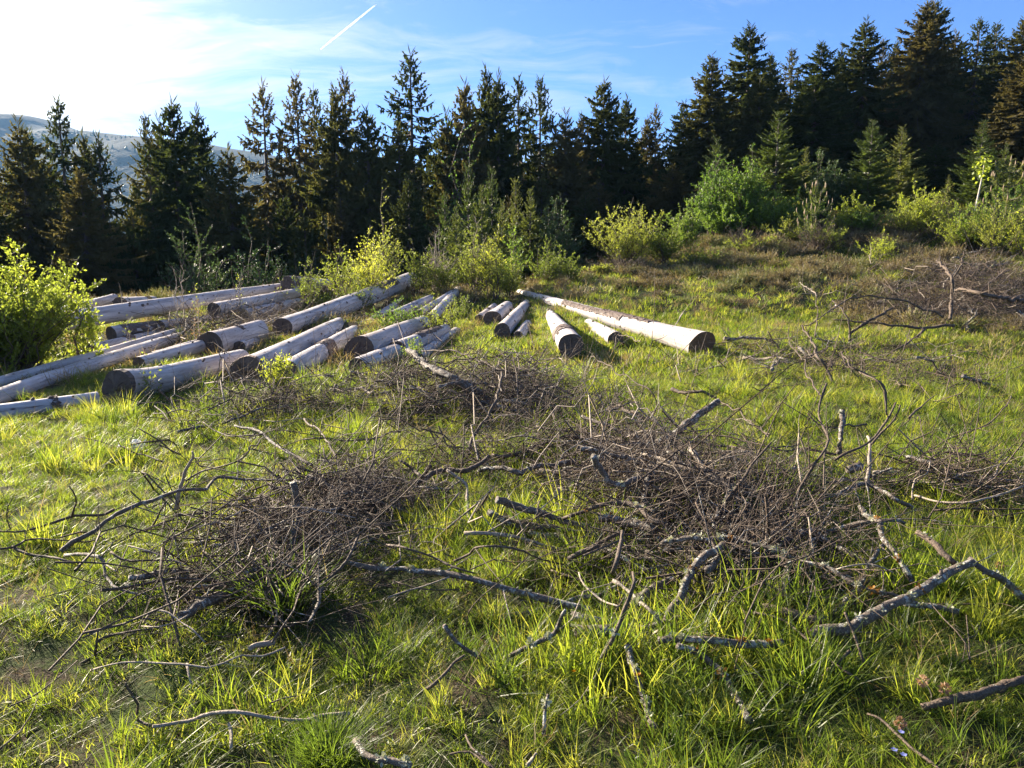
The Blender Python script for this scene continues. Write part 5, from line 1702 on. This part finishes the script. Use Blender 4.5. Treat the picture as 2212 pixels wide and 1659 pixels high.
lay('grass', SHORT, 14000, 1.6, 5.2, lambda x, y: .7 + .5 * lush(x, y), lambda x, y: rnd01(x) > .15 + .4 * pile_field(x, y) + .75 * sstep(waves(x, y, .6, 23), .15, .9), lab='short green meadow grass in the foreground')
lay('grass', SHORT, 15500, 5.2, 10.5, lambda x, y: .95 + .4 * lush(x, y), lambda x, y: rnd01(x) > .10 + .4 * pile_field(x, y) + .5 * sstep(waves(x, y, .9, 23), .5, 1.2), lab='short green meadow grass in the middle')
lay('grass', LONG, 4200, 1.6, 5.2, lambda x, y: .5 + .6 * lush(x, y), lambda x, y: rnd01(x) < (.06 + .75 * lush(x, y)) * (.25 + .75 * sstep(x, -1.2, .3)) - .2 * pile_field(x, y), lab='longer grass blades in the foreground')
lay('grass', LONG, 7000, 5.2, 10.5, lambda x, y: .65 + .55 * lush(x, y), lambda x, y: rnd01(x) < .08 + .7 * lush(x, y) - .2 * pile_field(x, y), lab='longer grass blades in the middle')
lay('grass', FAR, 15000, 10.5, 17, lambda x, y: .75 + .35 * lush(x, y), lambda x, y: rnd01(x) > .08 + .7 * heath_field(x, y), lab='meadow grass round the logs')
lay('grass', FAR, 15000, 17, 31, lambda x, y: 1.0 + .3 * lush(x, y), lambda x, y: rnd01(x) > .25 + .6 * heath_field(x, y), lab='meadow grass on the far slope')
lay('dry_grass', STRAW, 5200, 1.6, 10.5, lambda x, y: .6 + .5 * lush(x, y), lambda x, y: rnd01(x) < .25 + .6 * pile_field(x, y), tilt=.6, lab='dry straw among the green grass', cat='dry grass')
lay('dry_grass', STRAWF, 5200, 10.0, 28, lambda x, y: .8 + 0 * x, lambda x, y: rnd01(x) < .25 + .45 * sstep(waves(x, y, 3.5, 31), .1, 1.1) + .2 * sstep(x, 2, 5), tilt=.3, lab='dry grass among the logs and on the slope', cat='dry grass')
lay('dry_grass', STRAWF, 9000, 9.0, 21, lambda x, y: .85 + 0 * x, lambda x, y: (x < -.6) & log_mask(x, y, 3.2) & (rnd01(x) < .8), tilt=.35, lab='dead straw matted between the logs of the pile', cat='dry grass')
lay('dry_grass', STRAWF, 6000, 10.5, 22, lambda x, y: .8 + 0 * x, lambda x, y: (x > .2) & (rnd01(x) < .25 + .6 * sstep(waves(x, y, 2.2, 25), .0, 1.0)), tilt=.3, lab='dry tan grass on the slope right of the logs', cat='dry grass')
lay('ground_herbs', HERB, 6000, 1.6, 8, lambda x, y: .7 + .5 * lush(x, y), lambda x, y: rnd01(x) < .6, lab='small leafy herbs between the grass', cat='herbs')
lay('heather', HEATH, 9000, 12.5, 31, lambda x, y: .78 + .28 * waves(x, y, 1.3, 2).clip(-.7, 1), lambda x, y: rnd01(x) < heath_field(x, y), lab='brown heather covering the slope', cat='heather')
# thin litter of broken twigs everywhere near
x, y = spots(1500, 1.7, 9)
scatter('twig_litter', TWIGS, np.stack([x, y, ground(x, y) + .025], -1), np.stack([gg.uniform(0, 6.28, 1500), gg.normal(0, .12, 1500), gg.uniform(0, 6.28, 1500)], -1),
        gg.uniform(.12, .4, 1500), gg.integers(0, 12, 1500), label='small broken twigs strewn in the grass', cat='twigs')

# tufts one can point at
for (px, py, h, sp, w, nb, ln, lab) in [
    (620, 1320, .30, .10, .007, 150, .4, 'tall bright grass tuft in front of the left brush pile'),
    (575, 1300, .24, .10, .006, 90, .6, 'smaller bright grass tuft touching the left side of the tall one'),
    (712, 1642, .15, .08, .0042, 520, .4, 'round dense fine-bladed grass tussock at the bottom edge'),
    (1050, 1480, .15, .09, .005, 110, .9, 'bright low tuft with bent blades at the bottom centre'),
    (800, 1450, .18, .12, .0045, 170, .45, 'bright yellow-green tuft left of the short thick peg'),
    (870, 1400, .17, .10, .0045, 90, .5, 'upright tuft just right of the yellow-green one'),
    (1170, 1130, .20, .14, .005, 150, .45, 'bright clump of grass left of the main brush pile'),
    (1090, 1240, .22, .14, .005, 140, .35, 'dense upright grass under the low arch branch'),
    (1560, 1560, .22, .12, .0055, 110, .5, 'coarse grass tuft with pale seed spikes at the lower right'),
    (1700, 1560, .26, .10, .0055, 80, .6, 'leaning coarse tuft with long seed spikes at the lower right'),
    (1520, 1330, .16, .12, .004, 150, .3, 'fine upright grass inside the crossed lichened branches'),
    (545, 860, .22, .16, .006, 130, .6, 'bluish rough grass tuft beside the thick split log'),
    (1750, 860, .20, .2, .007, 140, .5, 'fresh green tuft right of the middle among thin sticks'),
    (1160, 1540, .12, .08, .004, 80, .7, 'small tuft at the bottom centre below the bent-bladed one')]:
    p = hit(px, py)
    me = grass_tuft(100 + int(px), nb, h, sp, w, ln, curl=.6)
    put('grass_tussock', me, loc=(p[0], p[1], p[2] - .01), label=lab, cat='grass tuft')

# small flowers, dead flower heads, litter
p = hit(1238, 1482)
root = put('yellow_flower', None, loc=(p[0], p[1], p[2]), label='single small yellow flower in the grass at the bottom centre', cat='flower')
mb = MB()
mb.tube([[0, 0, 0], [.004, 0, .03], [.002, 0, .06]], [.0015] * 3, 5)
put('stem', mb.mesh('stem', M['herb']), root)
mb = MB()
a = np.arange(26) * .9
mb.kites(np.tile([[.002, 0, .06]], (26, 1)), np.stack([np.cos(a), np.sin(a), .3 + .6 * (a % 1)], -1), .013, .006, rng=gg)
put('petals', mb.mesh('petals', M['yellow_flower'], smooth=False), root)
for px, py, lab in [(1945, 1590, 'pale blue speedwell flower highest of the three at the bottom right'), (1930, 1625, 'whitish blue speedwell flower lower left of the three at the bottom right'),
                    (1950, 1636, 'deep blue speedwell flower lowest of the three at the bottom right')]:
    p = hit(px, py, .05)
    root = put('blue_flower', None, loc=(p[0], p[1], float(ground(p[0], p[1]))), label=lab, cat='flower', group='small blue flowers')
    mb = MB()
    mb.tube([[0, 0, 0], [.004, 0, .025], [.002, 0, .055]], [.0012] * 3, 5)
    put('stem', mb.mesh('stem', M['herb']), root)
    mb = MB()
    a = np.arange(5) * 1.256
    mb.kites(np.tile([[.002, 0, .055]], (5, 1)), np.stack([np.cos(a), np.sin(a), .3 + 0 * a], -1), .012, .010, N=np.tile([[0, 0, 1.0]], (5, 1)), rng=gg, mid=.6)
    put('petals', mb.mesh('petals', M['white_flower'], smooth=False), root)
for px, py, lab, hh in [(2040, 1492, 'dried brown flower head on a curved stalk at the lower right, larger one', .12), (1993, 1474, 'dried brown flower head at the lower right, smaller left one', .13),
                        (2160, 1222, 'dried flower head near the dark branch at the right edge', .14), (1945, 1562, 'small tan dead blossom near the blue flowers', .08)]:
    p = hit(px, py, hh)
    gz = float(ground(p[0], p[1]))
    root = put('dry_flower', None, loc=(p[0], p[1], gz), label=lab, cat='dry flower')
    mb = MB()
    mb.tube(catmull(np.array([[.03, 0, 0], [.035, 0, hh * .6], [0, 0, hh]]), .02), [.0016] * len(catmull(np.array([[.03, 0, 0], [.035, 0, hh * .6], [0, 0, hh]]), .02)), 5)
    put('stem', mb.mesh('stem', M['branch_pale']), root)
    mb = MB()
    d = gg.normal(0, 1, (60, 3))
    d /= np.linalg.norm(d, axis=1)[:, None]
    mb.kites(d * .01 + [0, 0, hh], d, .014, .008, rng=gg)
    put('flower_head', mb.mesh('flower_head', M['dry_head'], smooth=False), root)

# scrap of white plastic film in the grass
m, t = new_mat('white_plastic_film')
t.n('ShaderNodeOutputMaterial', {0: t.n('ShaderNodeMixShader', {0: .35, 1: t.n('ShaderNodeBsdfPrincipled', {'Base Color': (.74, .78, .86, 1), 'Roughness': .3}).outputs[0],
                                                              2: t.n('ShaderNodeBsdfTranslucent', {'Color': (.7, .75, .85, 1)}).outputs[0]}).outputs[0]})
p = hit(285, 965, .03)
n = 12
uu, vv = np.meshgrid(np.linspace(-1, 1, n), np.linspace(-1, 1, n))
X = uu * .085 + gg.normal(0, .004, uu.shape)
Y = vv * .06 + .02 * uu
Z = .03 + .025 * np.sin(uu * 4 + vv * 2) + .03 * uu * vv + gg.normal(0, .005, uu.shape) + .03 * vv
put('plastic_scrap', grid_mesh('plastic_scrap', X, Y, Z, m), loc=p - [0, 0, .03], label='crumpled scrap of white plastic litter in the grass at the left', cat='litter')

# contrail high above
m, t = new_mat('contrail_ice')
t.n('ShaderNodeOutputMaterial', {0: t.n('ShaderNodeMixShader', {0: .75, 1: t.n('ShaderNodeBsdfDiffuse', {'Color': (.9, .96, 1, 1)}).outputs[0],
                                                              2: t.n('ShaderNodeBsdfTranslucent', {'Color': (.9, .96, 1, 1)}).outputs[0]}).outputs[0]})
Pa, Pb = at_depth(693, 106, 9000), at_depth(812, 10, 8300)
k = 60
s_ = np.linspace(0, 1, k)
mb = MB()
mb.tube((Pa + (Pb - Pa) * s_[:, None]) - Pa, 5 + 7 * np.sin(s_ * 3.0) ** .6 * (1 - .45 * s_), 10, rough=.12, rng=gg)
put('contrail', mb.mesh('contrail', m), loc=Pa, label='short white aircraft contrail slanting across the blue sky', cat='contrail')

# far woodland on the hill: rounded and pointed crowns, one mass
def crown_blob(seed, conic):
    g = np.random.default_rng(8000 + seed)
    mb = MB()
    th = np.arange(8) * math.pi / 4
    V = []
    for q in range(6):
        t = q / 5
        r = (1 - t) if conic else math.sin(math.pi * min(.98, .15 + t * .85)) ** .7
        z = t * (1.7 if conic else 1.1)
        V.append(np.stack([r * .55 * np.cos(th), r * .55 * np.sin(th), np.full(8, z)], -1) * g.uniform(.8, 1.2, (8, 1)) * [1, 1, 1])
    V = np.concatenate(V)
    i = np.arange(5)[:, None] * 8
    j = np.arange(8)[None]
    mb.add(V, np.stack([i + j, i + (j + 1) % 8, i + 8 + (j + 1) % 8, i + 8 + j], -1).reshape(-1, 4))
    return mb.mesh('far_crown', M['dim'], smooth=False)


n = 9000
x = gg.uniform(-1500, -100, n)
y = 560 + 980 * np.sqrt(gg.uniform(0, 1, n))
pr = sstep(y, 520, RD) ** .8
from_x = np.clip((x - hx[0]) / (hx[1] - hx[0]), 0, len(hx) - 2)
from_y = np.clip((y - hy[0]) / (hy[1] - hy[0]), 0, len(hy) - 2)
z = HZ[from_y.astype(int), from_x.astype(int)]
wood = (waves(x, y, 210, 12) > -.35) & ~((y > 1330))
x, y, z = x[wood], y[wood], z[wood]
scatter('far_woodland', [crown_blob(k, k % 2) for k in range(4)], np.stack([x, y, z - 2], -1), euler(len(x), .04), gg.uniform(3, 6.5, len(x)), gg.integers(0, 4, len(x)),
        label='woodland on the far blue hillside', cat='woodland')

# air
HAZE = 0.00013
m = bpy.data.materials.new('haze_air')
m.use_nodes = True
t = NT(m.node_tree)
v = t.n('ShaderNodeVolumePrincipled', {'Color': (.30, .58, 1.0, 1), 'Density': HAZE, 'Anisotropy': .1})
t.t.links.new(v.outputs[0], t.n('ShaderNodeOutputMaterial').inputs['Volume'])
mb = MB()
x0, x1, y0, y1, z0, z1 = -4300, 4300, -4300, 4300, -130, 330
V = np.array([[a_, b_, c_] for a_ in (x0, x1) for b_ in (y0, y1) for c_ in (z0, z1)])
mb.add(V, np.array([[0, 1, 3, 2], [4, 6, 7, 5], [0, 4, 5, 1], [2, 3, 7, 6], [0, 2, 6, 4], [1, 5, 7, 3]]))
put('haze', mb.mesh('haze', m, smooth=False), kind='stuff')
